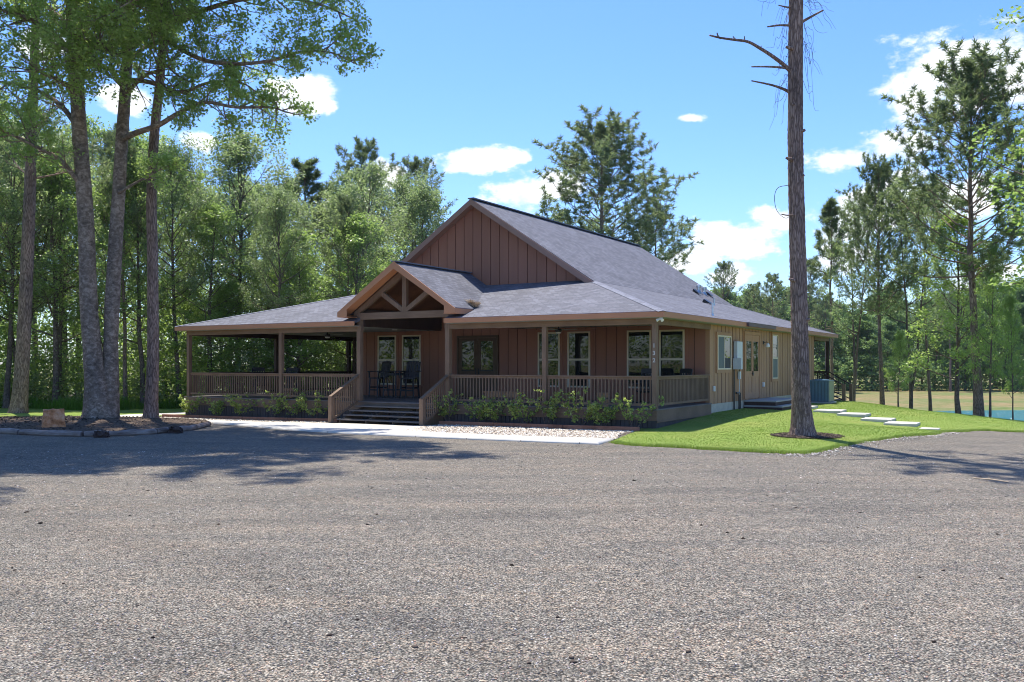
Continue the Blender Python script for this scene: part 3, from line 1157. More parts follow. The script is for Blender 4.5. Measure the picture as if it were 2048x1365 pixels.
def railing(p, q, step=.118, m=STAIN, z=FL, h=.93, end=.09):
    """p, q in (u,v): top rail, bottom rail and balusters of one bay"""
    a = Vector((-p[0], p[1], 0))
    b = Vector((-q[0], q[1], 0))
    d = (b - a)
    Ln = d.length
    d.normalize()
    a2 = a + d * end
    b2 = b - d * end
    r = HB()
    Z = Vector((0, 0, 1))
    r.bar(a2 + Z * (z + h), b2 + Z * (z + h), .13, .035)
    r.bar(a2 + Z * (z + h - .055), b2 + Z * (z + h - .055), .04, .07)
    r.bar(a2 + Z * (z + .12), b2 + Z * (z + .12), .04, .07)
    o = r.build('railing', m, house)
    k = HB()
    n = int((Ln - 2 * end) / step)
    for i in range(n + 1):
        c = a2 + d * ((Ln - 2 * end - n * step) / 2 + i * step)
        k.bar(c + Z * (z + .156), c + Z * (z + h - .092), .034, .034, up=tuple(d))
    k.build('balusters', m, o)
    return o


railing((PU[0], 0), (PU[1], 0))
railing((PU[1], 0), (PU[2], 0))
railing((PU[3], 0), (PU[4], 0))
railing((PU[4], 0), (PU[5], 0))
railing((0, 0), (0, WV), step=.118)
for a, b in ((0, 4.7), (4.7, 9.5), (9.5, 14.3), (14.3, 19.0), (19, 22.9)):
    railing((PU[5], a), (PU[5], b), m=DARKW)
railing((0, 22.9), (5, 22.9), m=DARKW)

# ---- entry stairs
st = empty('entry_stairs')
st.parent = house
SU0, SU1 = PU[2] + .02, PU[3] - .02
nst = 4
gz = -.08
rise = (FL - gz) / (nst + 1)
run = .30
for i in range(nst):
    z = FL - rise * (i + 1)
    v1 = -.09 - run * i
    b = HB()
    b.ub(SU0 + .1, SU1 - .1, v1 - run - .03, v1 + .0, z - .04, z)
    b.build('stair_tread', DECKW, st)
sg = HB()
for a in (SU0 + .16, SU0 + 1.3, SU0 + 2.42, SU1 - .16):
    sg.poly([L(a, -.09, FL - .08), L(a, -.09, -.12), L(a, -1.32, -.12), L(a, -1.32, gz + .05)] if False else
            [L(a, -.09, FL - rise - .045), L(a, -.09, gz - .1), L(a, -1.28, gz - .1), L(a, -1.28, FL - rise * 4 - .045)], .045, (1, 0, 0))
sg.build('stair_stringer', STAIN, st)
bk = HB()
bk.ub(SU0, SU1, -.04, -.02, -.3, FL - .06)
bk.build('stair_backing', BLACK, st)
for a in (SU0 - .03, SU1 + .03):
    post(a, -1.45, z0=gz - .1, z1=.80, w=.15, name='newel_post', par=st)
    r = HB()
    r.bar(L(a, -.06, FL + .93), L(a, -1.50, .80), .13, .035)
    r.bar(L(a, -.08, FL + .86), L(a, -1.38, .77), .04, .07)
    r.bar(L(a, -.08, FL + .02), L(a, -1.38, -.02 + .06), .04, .07)
    ro = r.build('stair_handrail', STAIN, st)
    k = HB()
    for i in range(1, 12):
        t = i / 12
        vv = -.08 - 1.3 * t
        k.ub(a - .016, a + .016, vv - .016, vv + .016, FL + .02 - t * .56, FL + .84 - t * .76)
    k.build('stair_balusters', STAIN, ro)

# ---- windows and doors


def window_front(u0, u1, z0, z1, zm):
    """double hung window in the porch wall (v = WV), cream frame"""
    b = HB()
    v0, v1 = WV - .05, WV + .01
    f = .06
    b.ub(u0, u0 + f, v0, v1, z0, z1)
    b.ub(u1 - f, u1, v0, v1, z0, z1)
    b.ub(u0 + f, u1 - f, v0, v1, z1 - f, z1)
    b.ub(u0 + f, u1 - f, v0, v1, z0, z0 + f)
    b.ub(u0 + f, u1 - f, v0 + .005, v1, zm - .035, zm + .035)
    o = b.build('window', CREAM, house, bevel=.004)
    for a, c in ((z0 + f, zm - .035), (zm + .035, z1 - f)):
        g = HB()
        g.ub(u0 + f, u1 - f, v0 + .025, v0 + .03, a, c)
        g.build('window_pane', GLASS, o)
    t = HB()
    t.ub(u0 - .11, u0 - .002, WV - .02, WV + .01, z0 - .02, z1 + .1)
    t.ub(u1 + .002, u1 + .11, WV - .02, WV + .01, z0 - .02, z1 + .1)
    t.ub(u0, u1, WV - .02, WV + .01, z1 + .002, z1 + .1)
    t.build('window_casing', SIDING, o)


for p0, p1 in ((756.6, 793), (805.3, 842.5), (1076.6, 1120.5), (1135.9, 1181), (1254.6, 1303), (1319, 1369.5)):
    window_front(u_at(p1, WV), u_at(p0, WV), 1.05, 3.05, 2.05)

# porch double door
dr = empty('porch_double_door')
dr.parent = house
du0, du1 = u_at(997.5, WV), u_at(914.5, WV)
ztop = 2.98
fr = HB()
fr.ub(du0, du0 + .09, WV - .045, WV + .01, FL, ztop)
fr.ub(du1 - .09, du1, WV - .045, WV + .01, FL, ztop)
fr.ub(du0 + .09, du1 - .09, WV - .045, WV + .01, ztop - .09, ztop)
fr.build('door_frame', DOORW, dr)
mid = (du0 + du1) / 2
for a, b, s in ((du0 + .1, mid - .006, 1), (mid + .006, du1 - .1, -1)):
    lf = HB()
    ga, gb_ = a + .15, b - .15
    gz0, gz1 = 1.68, 2.76
    lf.ub(a, ga, WV - .03, WV + .01, FL + .01, ztop - .1)
    lf.ub(gb_, b, WV - .03, WV + .01, FL + .01, ztop - .1)
    lf.ub(ga, gb_, WV - .03, WV + .01, gz1, ztop - .1)
    lf.ub(ga, gb_, WV - .03, WV + .01, gz0 - .16, gz0)
    lf.ub(ga, gb_, WV - .03, WV + .01, FL + .01, FL + .2)
    n = 4
    for i in range(n):
        w_ = (gb_ - ga) / n
        lf.ub(ga + i * w_ + .01, ga + (i + 1) * w_ - .01, WV - .022, WV + .01, FL + .2, gz0 - .16)
    lo = lf.build('door_leaf', DOORW, dr)
    g = HB()
    g.ub(ga, gb_, WV - .02, WV - .015, gz0, gz1)
    g.build('door_glass', GLASS, lo)
    g = HB()
    g.ub(ga - .015, gb_ + .015, WV - .05, WV - .03, gz0 - .06, gz0 - .01)
    g.build('door_shelf', BLACK, lo)
    g = HB()
    hx = (b - .06) if s > 0 else (a + .06)
    g.ub(hx - .02, hx + .02, WV - .06, WV - .03, 1.5, 1.72)
    g.build('door_handle', BLACK, lo)


def side_window(v0, v1, z0, z1, slider):
    b = HB()
    f = .05
    u0, u1 = -.055, .0
    b.ub(u0, u1, v0, v0 + f, z0, z1)
    b.ub(u0, u1, v1 - f, v1, z0, z1)
    b.ub(u0, u1, v0 + f, v1 - f, z1 - f, z1)
    b.ub(u0, u1, v0 + f, v1 - f, z0, z0 + f)
    if slider:
        m_ = (v0 + v1) / 2
        b.ub(u0 + .006, u1, m_ - .025, m_ + .025, z0 + f, z1 - f)
        pan = ((v0 + f, m_ - .025, z0 + f, z1 - f, SCREEN), (m_ + .025, v1 - f, z0 + f, z1 - f, GLASS))
    else:
        m_ = (z0 + z1) / 2 - .06
        b.ub(u0 + .006, u1, v0 + f, v1 - f, m_ - .03, m_ + .03)
        pan = ((v0 + f, v1 - f, z0 + f, m_ - .03, SCREEN), (v0 + f, v1 - f, m_ + .03, z1 - f, GLASS))
    o = b.build('window', CREAM, house, bevel=.004)
    for a, c, d, e, mt in pan:
        g = HB()
        g.ub(-.03, -.026, a, c, d, e)
        g.build('window_pane' if mt is GLASS else 'window_screen', mt, o)
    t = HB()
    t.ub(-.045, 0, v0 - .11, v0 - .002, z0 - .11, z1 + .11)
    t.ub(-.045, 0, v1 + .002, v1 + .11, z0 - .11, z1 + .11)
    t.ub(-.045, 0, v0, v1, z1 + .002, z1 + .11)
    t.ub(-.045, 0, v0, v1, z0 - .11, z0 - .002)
    t.build('window_casing', SIDELIT, o)


side_window(v_at(1433.2, 0), v_at(1460, 0), z_at(739.6, 0, 6.2), z_at(671.5, 0, 6.2), True)
side_window(v_at(1543, 0), v_at(1553.8, 0), z_at(758.5, 0, 12), z_at(669, 0, 12), False)
# side double door
sd = empty('side_double_door')
sd.parent = house
a0, a1 = v_at(1487, 0), v_at(1518.5, 0)
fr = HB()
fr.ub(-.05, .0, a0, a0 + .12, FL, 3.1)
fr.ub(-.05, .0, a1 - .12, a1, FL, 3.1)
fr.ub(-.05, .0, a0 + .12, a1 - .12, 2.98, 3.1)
fr.build('door_frame', SIDELIT, sd)
m_ = (a0 + a1) / 2
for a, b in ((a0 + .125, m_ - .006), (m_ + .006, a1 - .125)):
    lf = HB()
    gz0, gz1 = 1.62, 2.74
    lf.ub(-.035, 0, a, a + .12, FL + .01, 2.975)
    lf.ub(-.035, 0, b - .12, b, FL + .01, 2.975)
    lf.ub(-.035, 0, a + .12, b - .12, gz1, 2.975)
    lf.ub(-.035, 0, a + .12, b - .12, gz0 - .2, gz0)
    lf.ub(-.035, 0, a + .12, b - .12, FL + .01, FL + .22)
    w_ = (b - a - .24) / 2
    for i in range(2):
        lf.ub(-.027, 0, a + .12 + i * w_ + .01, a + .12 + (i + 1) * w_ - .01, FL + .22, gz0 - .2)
    lo = lf.build('door_leaf', SIDELIT, sd)
    g = HB()
    g.ub(-.02, -.016, a + .12, b - .12, gz0, gz1)
    g.build('door_glass', GLASS, lo)
hd = HB()
hd.ub(-.07, -.036, m_ - .1, m_ + .1, 1.5, 1.56)
hd.ub(-.07, -.036, m_ - .02, m_ + .02, 1.45, 1.62)
hd.build('door_handle', BLACK, sd)

# gutter above the side door
g = HB()
g.ub(-.53, -.432, v_at(1497, -.5), v_at(1551, -.5), FBm + .01, FT + .005)
g.build('gutter', GUTTER, house)

# small fittings on the side wall
b = HB()
vm0, vm1 = v_at(1472.5, -.12), v_at(1484.5, -.12)
b.ub(-.16, -.024, vm0, vm1 - .08, z_at(739, 0, 8), z_at(684, 0, 8))
mb = b.build('meter_box', GREYMET, house, bevel=.008)
b = HB()
b.ub(-.34, -.03, vm0 - .12, vm0 - .005, z_at(739, 0, 8), z_at(717, 0, 8))
b.build('meter_head', GREYMET, mb, bevel=.008)
b = HB()
b.ub(-.03, -.024, 0, 0, 0, 0) if False else None
b.tube([L(-.06, vm0 - .05, .1), L(-.06, vm0 - .05, z_at(739, 0, 8))], .028, 8)
b.tube([L(-.06, vm1 - .12, 1.35), L(-.06, vm1 - .12, z_at(739, 0, 8))], .02, 8)
b.build('conduit', BLACK, mb)
b = HB()
b.ub(-.10, -.024, vm1 - .22, vm1 - .08, 1.35, 1.62)
b.tube([L(-.06, vm1 - .14, .75), L(-.06, vm1 - .14, 1.35)], .016, 6)
b.build('cable_box', GREYMET, mb)
b = HB()
b.tube([L(-.07, vm1 - .1, .1), L(-.07, vm1 - .1, .85), L(-.07, vm1 - .55, .86)], .035, 8)
b.tube([L(-.1, vm1 - .3, .1), L(-.1, vm1 - .3, .8)], .03, 8)
b.build('water_pipe', BLACK, house)
for px, py in ((1426, 778), (1525, 769.5)):
    vv = v_at(px, 0)
    b = HB()
    zc = z_at(py, 0, vv)
    b.ub(-.075, -.0, vv - .05, vv + .05, zc - .09, zc + .09)
    b.build('outlet_cover', WHITE, house, bevel=.015)
vv = v_at(1526.5, 0)
zc = z_at(688, 0, vv)
b = HB()
b.ub(-.03, 0, vv - .06, vv + .06, zc - .02, zc + .1)
b.tube([L(-.03, vv, zc + .05), L(-.14, vv, zc + .07), L(-.17, vv, zc + .0)], .014, 6)
wl = b.build('wall_lamp', BLACK, house)
b = MB()
b.lathe([(.04, .0), (.075, -.05), (.085, -.14), (.07, -.16)], 12, L(-.17, vv, zc + .02))
b.build('lamp_glass', WHITE, wl)
# security light at the corner
b = MB()
cpt = L(-.3, -.3, 3.17)
b.lathe([(.05, .03), (.05, 0)], 10, cpt)
b.tube([(cpt[0], cpt[1], 3.17), (cpt[0] + .06, cpt[1] - .06, 3.12)], [.02, .05], 8)
b.tube([(cpt[0], cpt[1], 3.17), (cpt[0] - .12, cpt[1] - .05, 3.12)], [.02, .05], 8)
b.build('security_light', WHITE, house)
b = MB()
b.lathe([(.1, 0), (.1, -.02), (.08, -.025)], 16, L(CU + 2.75, 2.9, 3.2))
b.build('recessed_light', WHITE, house)

# roof vents


def roof_pt(px, py, u_lo=-.4):
    """where the sight line through a pixel meets the right-hand slope"""
    best = None
    for i in range(4000):
        uu = i * .002
        vv = v_at(px, uu)
        z = (ZE + .3292 * (uu + .4)) if uu < 3.67 else 4.72 + .657 * (uu - 3.67) * .99
        y = 728 - (z - CAMZ) * F / uvw(uu, vv)[1]
        d = abs(y - py)
        if best is None or d < best[0]:
            best = (d, uu, vv, z)
    return best[1:]


def vent(px, py, h, r, name, m, capr=0.0, w=0.0):
    uu, vv, z = roof_pt(px, py)
    b = MB()
    p = L(uu, vv, z)
    if w:
        b.poly([(p[0] + w, p[1] - w, z - .02), (p[0] - w, p[1] - w, z + .01), (p[0] - w, p[1] + w, z + .01), (p[0] + w, p[1] + w, z - .02)])
        b.poly([(p[0] + w, p[1] - w, z - .02), (p[0] - w * .6, p[1] - w, z + .2), (p[0] - w, p[1] - w, z + .05)], .02, (0, 1, 0))
        b.poly([(p[0] + w, p[1] - w, z - .02), (p[0] + w, p[1] + w, z - .02), (p[0] - w * .6, p[1] + w, z + .2), (p[0] - w * .6, p[1] - w, z + .2)])
    if h:
        pr = [(r * 1.9, -.12), (r * 1.1, .06), (r, .07), (r, h)]
        if capr:
            pr += [(capr, h), (capr, h + .1), (r * .6, h + .13)]
        b.lathe(pr, 14, p)
    return b.build(name, m, roof)


vent(1397, 584, .2, .09, 'flue_vent', GALV, .13)
vent(1408, 588, .2, .09, 'flue_vent', GALV, .13)
vent(1425, 633, .42, .035, 'vent_pipe', GALV)
vent(1428, 611, .33, .035, 'vent_pipe', GALV)
vent(1393, 587, 0, 0, 'slant_vent', BLACK, 0, .16)
vent(1419, 592, 0, 0, 'slant_vent', BLACK, 0, .16)
vent(1416, 608, 0, 0, 'slant_vent', BLACK, 0, .2)

# ---- side landing steps
ld = empty('side_steps')
ld.parent = house
b = HB()
b.ub(-1.19, -.03, 8.54, 11.92, FL - .09, FL - .04)
b.build('landing', paint('grey_concrete', (0.36, 0.36, 0.35), 0.9, 0.1, 4, 0.3, 90), ld)
HB().ub(-1.17, -.03, 8.56, 11.9, .385, FL - .091).build('landing_base', DARKW, ld)
b = HB()
b.ub(-1.44, -.03, 8.48, 12.22, .33, .38)
b.build('lower_step', MATS['grey_concrete'], ld)
HB().ub(-1.42, -.03, 8.5, 12.2, .0, .329).build('lower_step_base', DARKW, ld)

# rear porch stairs
rs = empty('rear_stairs')
rs.parent = house
for i in range(3):
    b = HB()
    z = FL - .14 * (i + 1)
    b.ub(-.1 - .3 * (i + 1), -.1 - .3 * i, 20.9, 22.6, z - .04, z)
    b.build('stair_tread', DECKW, rs)
for vv in (20.85, 22.65):
    post(-1.17, vv, z0=-.05, z1=.92, w=.15, m=STAIN, name='newel_post', par=rs)
    b = HB()
    b.bar(L(-.02, vv, FL + .95), L(-1.12, vv, .9), .09, .05)
    b.bar(L(-.02, vv, FL + .05), L(-1.12, vv, .18), .05, .05)
    for t in (.25, .5, .75):
        b.bar(L(-.05 - 1.08 * t, vv, FL - .4 * t), L(-.05 - 1.08 * t, vv, FL + .93 - .6 * t), .03, .03, up=(0, 1, 0))
    b.build('stair_handrail', DARKW, rs)

# ------------------------------------------------------------------ things on the porch


def world_at(u, v, z):
    x, y = uvw(u, v)
    return (x, y, z)


def ceiling_fan(u, v, label, rot):
    t = empty('ceiling_fan', world_at(u, v, 3.2), HROT + rot)
    tag(t, label, 'ceiling fan', 'fans under the porch ceiling')
    b = MB()
    b.lathe([(.06, 0), (.06, -.03), (.015, -.05), (.015, -.12), (.1, -.13), (.12, -.2), (.09, -.24)], 16)
    b.build('motor', BLACK, t, smooth=True)
    b = MB()
    b.lathe([(.09, -.24), (.09, -.28), (.05, -.3)], 14)
    b.build('light_cap', WHITE, t)
    for k in range(4):
        a = k * math.pi / 2
        c, s = math.cos(a), math.sin(a)
        b = MB()
        w_ = .06
        pts = [(.12, -w_ * .5), (.66, -w_), (.66, w_), (.12, w_ * .5)]
        b.poly([(x * c - y * s, x * s + y * c, -.15 + y * .12) for x, y in pts], .012)
        b.build('blade', SOFFIT, t)


ceiling_fan(u_at(655, 2.4), 2.4, 'black ceiling fan under the left end of the porch roof', .3)
ceiling_fan(u_at(1117, 2.4), 2.4, 'black ceiling fan in front of the paired windows right of the doors', .1)


def bar_chair(u, v, rz, label):
    t = empty('bar_chair', world_at(u, v, FL), HROT + rz)
    tag(t, label, 'bar chair', 'tall chairs on the entry porch')
    # local -y is the front
    for x in (-.24, .24):
        for y, lean in ((-.22, -.03), (.22, .05)):
            b = MB()
            b.bar((x * 1.12, y + lean, 0), (x, y, .75), .05, .05)
            b.build('leg', NAVY, t)
    b = MB()
    b.box(-.27, .27, -.25, .25, .73, .775)
    b.build('seat', NAVY, t, bevel=.01)
    b = MB()
    for i in range(5):
        x = -.22 + i * .11
        b.poly([(x - .045, .25, .78), (x + .045, .25, .78), (x * 1.08 + .048, .40, 1.42 - abs(i - 2) * .02), (x * 1.08 - .048, .40, 1.42 - abs(i - 2) * .02)], .025, (0, 1, 0))
    b.bar((-.27, .30, .95), (.27, .30, .95), .04, .06)
    b.bar((-.27, .38, 1.28), (.27, .38, 1.28), .04, .06)
    b.build('backrest', NAVY, t)
    for x in (-.3, .3):
        b = MB()
        b.bar((x, -.27, 1.0), (x, .33, 1.02), .1, .03)
        b.bar((x * .95, -.22, .75), (x, -.22, 1.0), .045, .045, up=(0, 1, 0))
        b.build('armrest', NAVY, t)
    b = MB()
    b.bar((-.26, -.24, .3), (.26, -.24, .3), .04, .05)
    b.bar((-.26, .24, .38), (.26, .24, .38), .04, .05)
    b.bar((-.26, -.22, .4), (-.26, .24, .4), .04, .05)
    b.bar((.26, -.22, .4), (.26, .24, .4), .04, .05)
    b.build('footrest', NAVY, t)
    return t


bar_chair(u_at(757, 2.9), 2.9, R(-14), 'tall black slatted bar chair left of the high table by the entry windows')
bar_chair(u_at(819, 2.9), 2.9, R(14), 'tall black slatted bar chair right of the high table by the entry windows')
t = empty('bar_table', world_at(u_at(789, 3.1), 3.1, FL), HROT)
tag(t, 'small black high table between the two tall chairs on the entry porch', 'table')
b = MB()
b.box(-.36, .36, -.36, .36, 1.0, 1.035)
b.build('table_top', NAVY, t, bevel=.01)
for x in (-.28, .28):
    for y in (-.28, .28):
        b = MB()
        b.bar((x * 1.1, y * 1.1, 0), (x, y, 1.0), .05, .05)
        b.build('leg', NAVY, t)
b = MB()
b.bar((-.28, -.28, .9), (.28, -.28, .9), .03, .1)
b.bar((-.28, .28, .9), (.28, .28, .9), .03, .1)
b.bar((-.28, -.28, .3), (.28, .28, .3), .04, .05)
b.build('table_apron', NAVY, t)


def rocker(u, v, rz, label, grp='rocking chairs on the porch'):
    t = empty('rocking_chair', world_at(u, v, FL), HROT + rz)
    tag(t, label, 'rocking chair', grp)
    b = MB()
    for i in range(6):
        y = -.25 + i * .09
        b.box(-.27, .27, y, y + .075, .40 - i * .012, .425 - i * .012)
    b.build('seat', NAVY, t)
    b = MB()
    for x in (-.25, .25):
        b.bar((x, .24, .3), (x, .42, 1.12), .045, .04)
    for i in range(6):
        x = -.18 + i * .072
        b.bar((x, .27, .42), (x, .40, 1.02), .04, .018)
    b.bar((-.25, .40, 1.05), (.25, .40, 1.05), .03, .12)
    b.bar((-.22, .41, 1.12), (.22, .41, 1.12), .03, .05)
    b.build('backrest', NAVY, t)
    for x in (-.28, .28):
        b = MB()
        b.bar((x, -.3, .64), (x, .33, .66), .09, .025)
        b.build('armrest', NAVY, t)
        b = MB()
        b.bar((x * .95, -.24, .06), (x * .95, -.24, .64), .04, .04, up=(0, 1, 0))
        b.build('leg', NAVY, t)
        b = MB()
        b.bar((x * .95, .24, .06), (x * .95, .26, .4), .04, .04, up=(0, 1, 0))
        b.build('leg', NAVY, t)
        b = MB()
        pts = [(x * .95, -.45 + .1 * k, .02 + .25 * ((-.45 + .1 * k + .0) ** 2)) for k in range(11)]
        b.tube(pts, .02, 6)
        b.build('rocker', NAVY, t)
    return t


rocker(u_at(521, 3.3), 3.3, R(60), 'black rocking chair on the left porch, the one nearer its left end')
rocker(u_at(577, 3.3), 3.3, R(20), 'black rocking chair on the left porch, just right of the middle post')
rocker(1.75, 3.5, R(5), 'black rocking chair below the window at the right corner of the porch')
rocker(.8, 3.9, R(-25), 'black rocking chair nearest the right end wall of the porch')
t = empty('side_table', world_at(u_at(475, 2.8), 2.8, FL), HROT)
tag(t, 'low dark table between the left porch railing and the rocking chairs', 'table')
b = MB()
b.lathe([(.3, .44), (.3, .47)], 20)
b.build('table_top', NAVY, t)
for k in range(4):
    a = k * math.pi / 2 + .4
    b = MB()
    b.bar((.24 * math.cos(a), .24 * math.sin(a), 0), (.2 * math.cos(a), .2 * math.sin(a), .44), .035, .035)
    b.build('leg', NAVY, t)

# wooden bench right of the stairs, behind the railing
t = empty('wooden_bench', world_at(u_at(1008, .8), .8, FL), HROT)
tag(t, 'low pale wooden plank bench behind the railing in front of the double doors', 'bench')
b = MB()
for i in range(3):
    b.box(-.68, .68, -.2 + i * .135, -.075 + i * .135, .36, .40)
b.build('seat', PLANTW, t, bevel=.005)
for x in (-.55, .55):
    b = MB()
    b.box(x - .04, x + .04, -.17, .17, 0, .355)
    b.build('leg', PLANTW, t)
b = MB()
b.box(-.62, .62, -.19, -.165, .22, .355)
b.build('apron', PLANTW, t)


def bucket(u, v, label, r=.19, h=.36):
    t = empty('wooden_planter', world_at(u, v, FL), HROT)
    tag(t, label, 'planter', 'wooden barrel planters on the porch')
    b = MB()
    n = 14
    for k in range(n):
        a0_, a1_ = 2 * math.pi * k / n, 2 * math.pi * (k + .93) / n
        q = [(r * .82 * math.cos(a0_), r * .82 * math.sin(a0_), 0), (r * .82 * math.cos(a1_), r * .82 * math.sin(a1_), 0),
             (r * math.cos(a1_), r * math.sin(a1_), h), (r * math.cos(a0_), r * math.sin(a0_), h)]
        am = (a0_ + a1_) / 2
        b.poly(q, .018, (-math.cos(am), -math.sin(am), 0))
    b.lathe([(r * .84, .03), (r * .9, h * .85)], 14)
    b.build('barrel', PLANTW, t)
    b = MB()
    for zz_ in (.08, .26):
        rr = r * (.84 + .18 * zz_ / h)
        b.lathe([(rr + .004, zz_ - .015), (rr + .008, zz_ + .015)], 20)
    b.build('hoop', BLACK, t)


bucket(u_at(1206, .7), .7, 'round wooden barrel planter behind the railing right of the middle post', .2, .42)
bucket(u_at(577, .9), .9, 'round wooden barrel planter behind the railing of the left porch bay', .18, .36)

# ------------------------------------------------------------------ beside the house
ac = empty('air_conditioner', (0, 0, 0), HROT)
x, y = uvw(-1.0, 16.65)
ac.location = (x, y, hz(x, y) + .05)
tag(ac, 'large blue-grey air conditioning condenser beside the right-hand wall', 'air conditioner')
b = MB()
b.box(-.56, .56, -.56, .56, 0, .07)
b.build('base_pad', MATS['grey_concrete'], ac)
b = MB()
b.box(-.42, .42, -.42, .42, .07, .95)
b.build('core', BLACK, ac)
b = MB()
for i in range(15):
    xx_ = -.45 + i * .06
    b.box(xx_, xx_ + .045, -.47, -.44, .08, .96)
b.build('front_louvers', TEAL, ac)
b = MB()
for i in range(15):
    xx_ = -.45 + i * .06
    b.box(.44, .47, xx_, xx_ + .045, .08, .96)
b.box(-.47, -.44, -.45, .45, .08, .96)
b.box(-.45, .45, .44, .47, .08, .96)
b.build('side_louvers', OLIVE, ac)
b = MB()
b.box(-.48, .48, -.48, .48, .96, 1.0)
b.lathe([(.36, 1.0), (.36, 1.03), (.1, 1.05)], 20)
b.build('top_grille', TEAL, ac)
b = MB()
b.box(-.85, -.70, .1, .22, .55, .9)
b.box(-.85, -.72, .1, .2, .95, 1.1)
sw = b.build('disconnect_box', WHITE, ac)
b = MB()
b.tube([(-.77, .14, .55), (-.77, .12, .25), (-.72, .08, .1), (-.6, .04, .15), (-.47, 0, .3)], .02, 6)
b.build('conduit', WHITE, ac)


# ------------------------------------------------------------------ paths and edging
def slab_poly(name, pts, mat, top, thick, tagargs=None):
    b = MB()
    zt_ = [hz(*p) + top for p in pts]
    b.poly([(p[0], p[1], z) for p, z in zip(pts, zt_)], thick)
    return b.build(name, mat)


walk_uv = [(-.7, -5.15), (2, -5.17), (4.5, -5.18), (7, -5.15), (9.5, -4.85), (12, -4.2), (14.9, -3.45), (17.5, -3.0), (20.5, -2.9), (22.6, -2.2), (23.4, 0), (23.4, 8), (22.1, 8), (22.0, .5),
           (21.2, -1.2), (19.5, -1.7), (16, -2.0), (13.8, -1.9), (12.0, -1.75), (11.3, -1.5), (6.9, -1.55), (6.3, -2.7), (5.5, -3.5), (4.5, -3.72), (2, -3.72), (-.4, -3.7)]
wp = [uvw(a, b) for a, b in walk_uv]
pm_, nt_, pb_ = newmat('jointed_concrete')
pv_ = nd(nt_, 'ShaderNodeMapping', {'Vector': nd(nt_, 'ShaderNodeTexCoord').outputs['Object'], 'Rotation': (0, 0, -HROT)}).outputs[0]
pbk = nd(nt_, 'ShaderNodeTexBrick', {'Vector': pv_, 'Color1': (0.66, 0.62, 0.54, 1), 'Color2': (0.60, 0.565, 0.495, 1), 'Mortar': (0.20, 0.18, 0.155, 1),
                                     'Scale': 1.0, 'Mortar Size': 0.012, 'Brick Width': 1.6, 'Row Height': 40.0}, offset=0.0)
pn_ = nd(nt_, 'ShaderNodeTexNoise', {'Vector': pv_, 'Scale': 1.7, 'Detail': 8, 'Roughness': 0.7})
ps_ = nd(nt_, 'ShaderNodeMapRange', {0: pn_.outputs[0], 1: 0.3, 2: 0.7, 3: 0.82, 4: 1.08})
link(nt_, nd(nt_, 'ShaderNodeHueSaturation', {'Color': pbk.outputs[0], 'Value': ps_.outputs[0]}).outputs[0], pb_.inputs['Base Color'])
pb_.inputs['Roughness'].default_value = 0.9
sheet('path', wp, pm_, .05, skirt=.07)
peb_uv = [(-.35, -3.8), (.1, -2.2), (.25, -.82), (3.6, -.82), (6.95, -.82), (6.95, -3.9)]
sheet('pebble_bedding', [uvw(a, b) for a, b in peb_uv] if False else [uvw(a, b) for a, b in [(-.5, -3.72), (.1, -2.2), (.25, -.86), (6.95, -.86), (6.95, -2.2), (6.3, -3.9)]], SAND, .026)
sheet('shrub_bed', [uvw(a, b) for a, b in [(.0, -.84), (.0, .2), (20.2, .2), (20.2, -.84)]], MULCH, .03)
sheet('left_pebble_bedding', [uvw(a, b) for a, b in [(11.2, -2.1), (11.2, -.84), (20.3, -.84), (20.3, -2.0)]], SAND, .024)

for i, (a, b_) in enumerate(((.12, 2.5), (2.52, 4.9), (4.92, 6.95), (11.2, 13.5), (13.52, 15.8), (15.82, 18.1), (18.12, 20.3))):
    b = MB()
    p, q = uvw(a, -.85), uvw(b_, -.85)
    b.bar((p[0], p[1], hz(*p) + .08), (q[0], q[1], hz(*q) + .08), .09, .15)
    o = b.build('edging_timber', EDGEM, bevel=.01)
    lab = ['reddish edging timber of the right bed ending at the lawn corner', 'reddish edging timber in the middle of the right shrub bed',
           'reddish edging timber of the right bed meeting the entry stairs', 'reddish edging timber of the left bed next to the entry stairs',
           'reddish edging timber of the left bed, second from the stairs', 'reddish edging timber of the left bed, third from the stairs',
           'reddish edging timber at the far left end of the porch bed'][i]
    tag(o, lab, 'edging timber', 'timbers edging the shrub beds')

# stepping slabs
sl = [(1626, 829.6, .10), (1673, 836.5, .05), (1720.6, 845, 0), (1766.7, 853.5, -.05), (1838, 865, -.08)]
labs = ['pale concrete stepping slab nearest the air conditioner', 'pale concrete stepping slab, second down from the air conditioner',
        'pale concrete stepping slab, third down the lawn', 'pale concrete stepping slab, second up from the gravel road', 'small pale stepping slab at the edge of the gravel road']
pr = gnd(1585, 822.5, .14)
SLB = [(10.4, 34.2)] + [gnd(a, b, z) for a, b, z in sl]
labs = ['pale concrete stepping slab right behind the bare pine trunk'] + labs
for i, (x, y) in enumerate(SLB):
    b = MB()
    w_, d_ = (.93, 1.1) if i < 5 else (.5, .6)
    b.box(0, w_, 0, d_, -.2, 0)
    o = b.build('stepping_slab', SLABM, bevel=.012)
    o.location = (x, y, hz(x, y) + (.11 if i < 5 else .07))
    o.rotation_euler = (0, 0, HROT)
    tag(o, labs[i], 'stepping stone', 'slabs stepping down the lawn')

# ------------------------------------------------------------------ mulch bed
bed = [(-20.5, 29), (-18.5, 26.6), (-16, 25.1), (-13.7, 24.2), (-12.46, 23.65), (-11.38, 23.45), (-10.74, 23.5), (-10.04, 24.0), (-9.62, 25.0), (-9.38, 26.2), (-9.64, 28.2),
       (-10.3, 30.6), (-12.2, 33.3), (-15.5, 34.7), (-18.6, 33.6)]
bedc = smooth_line(bed + [bed[0]], 4)[:-1]
BX, BY = -13.6, 29.5


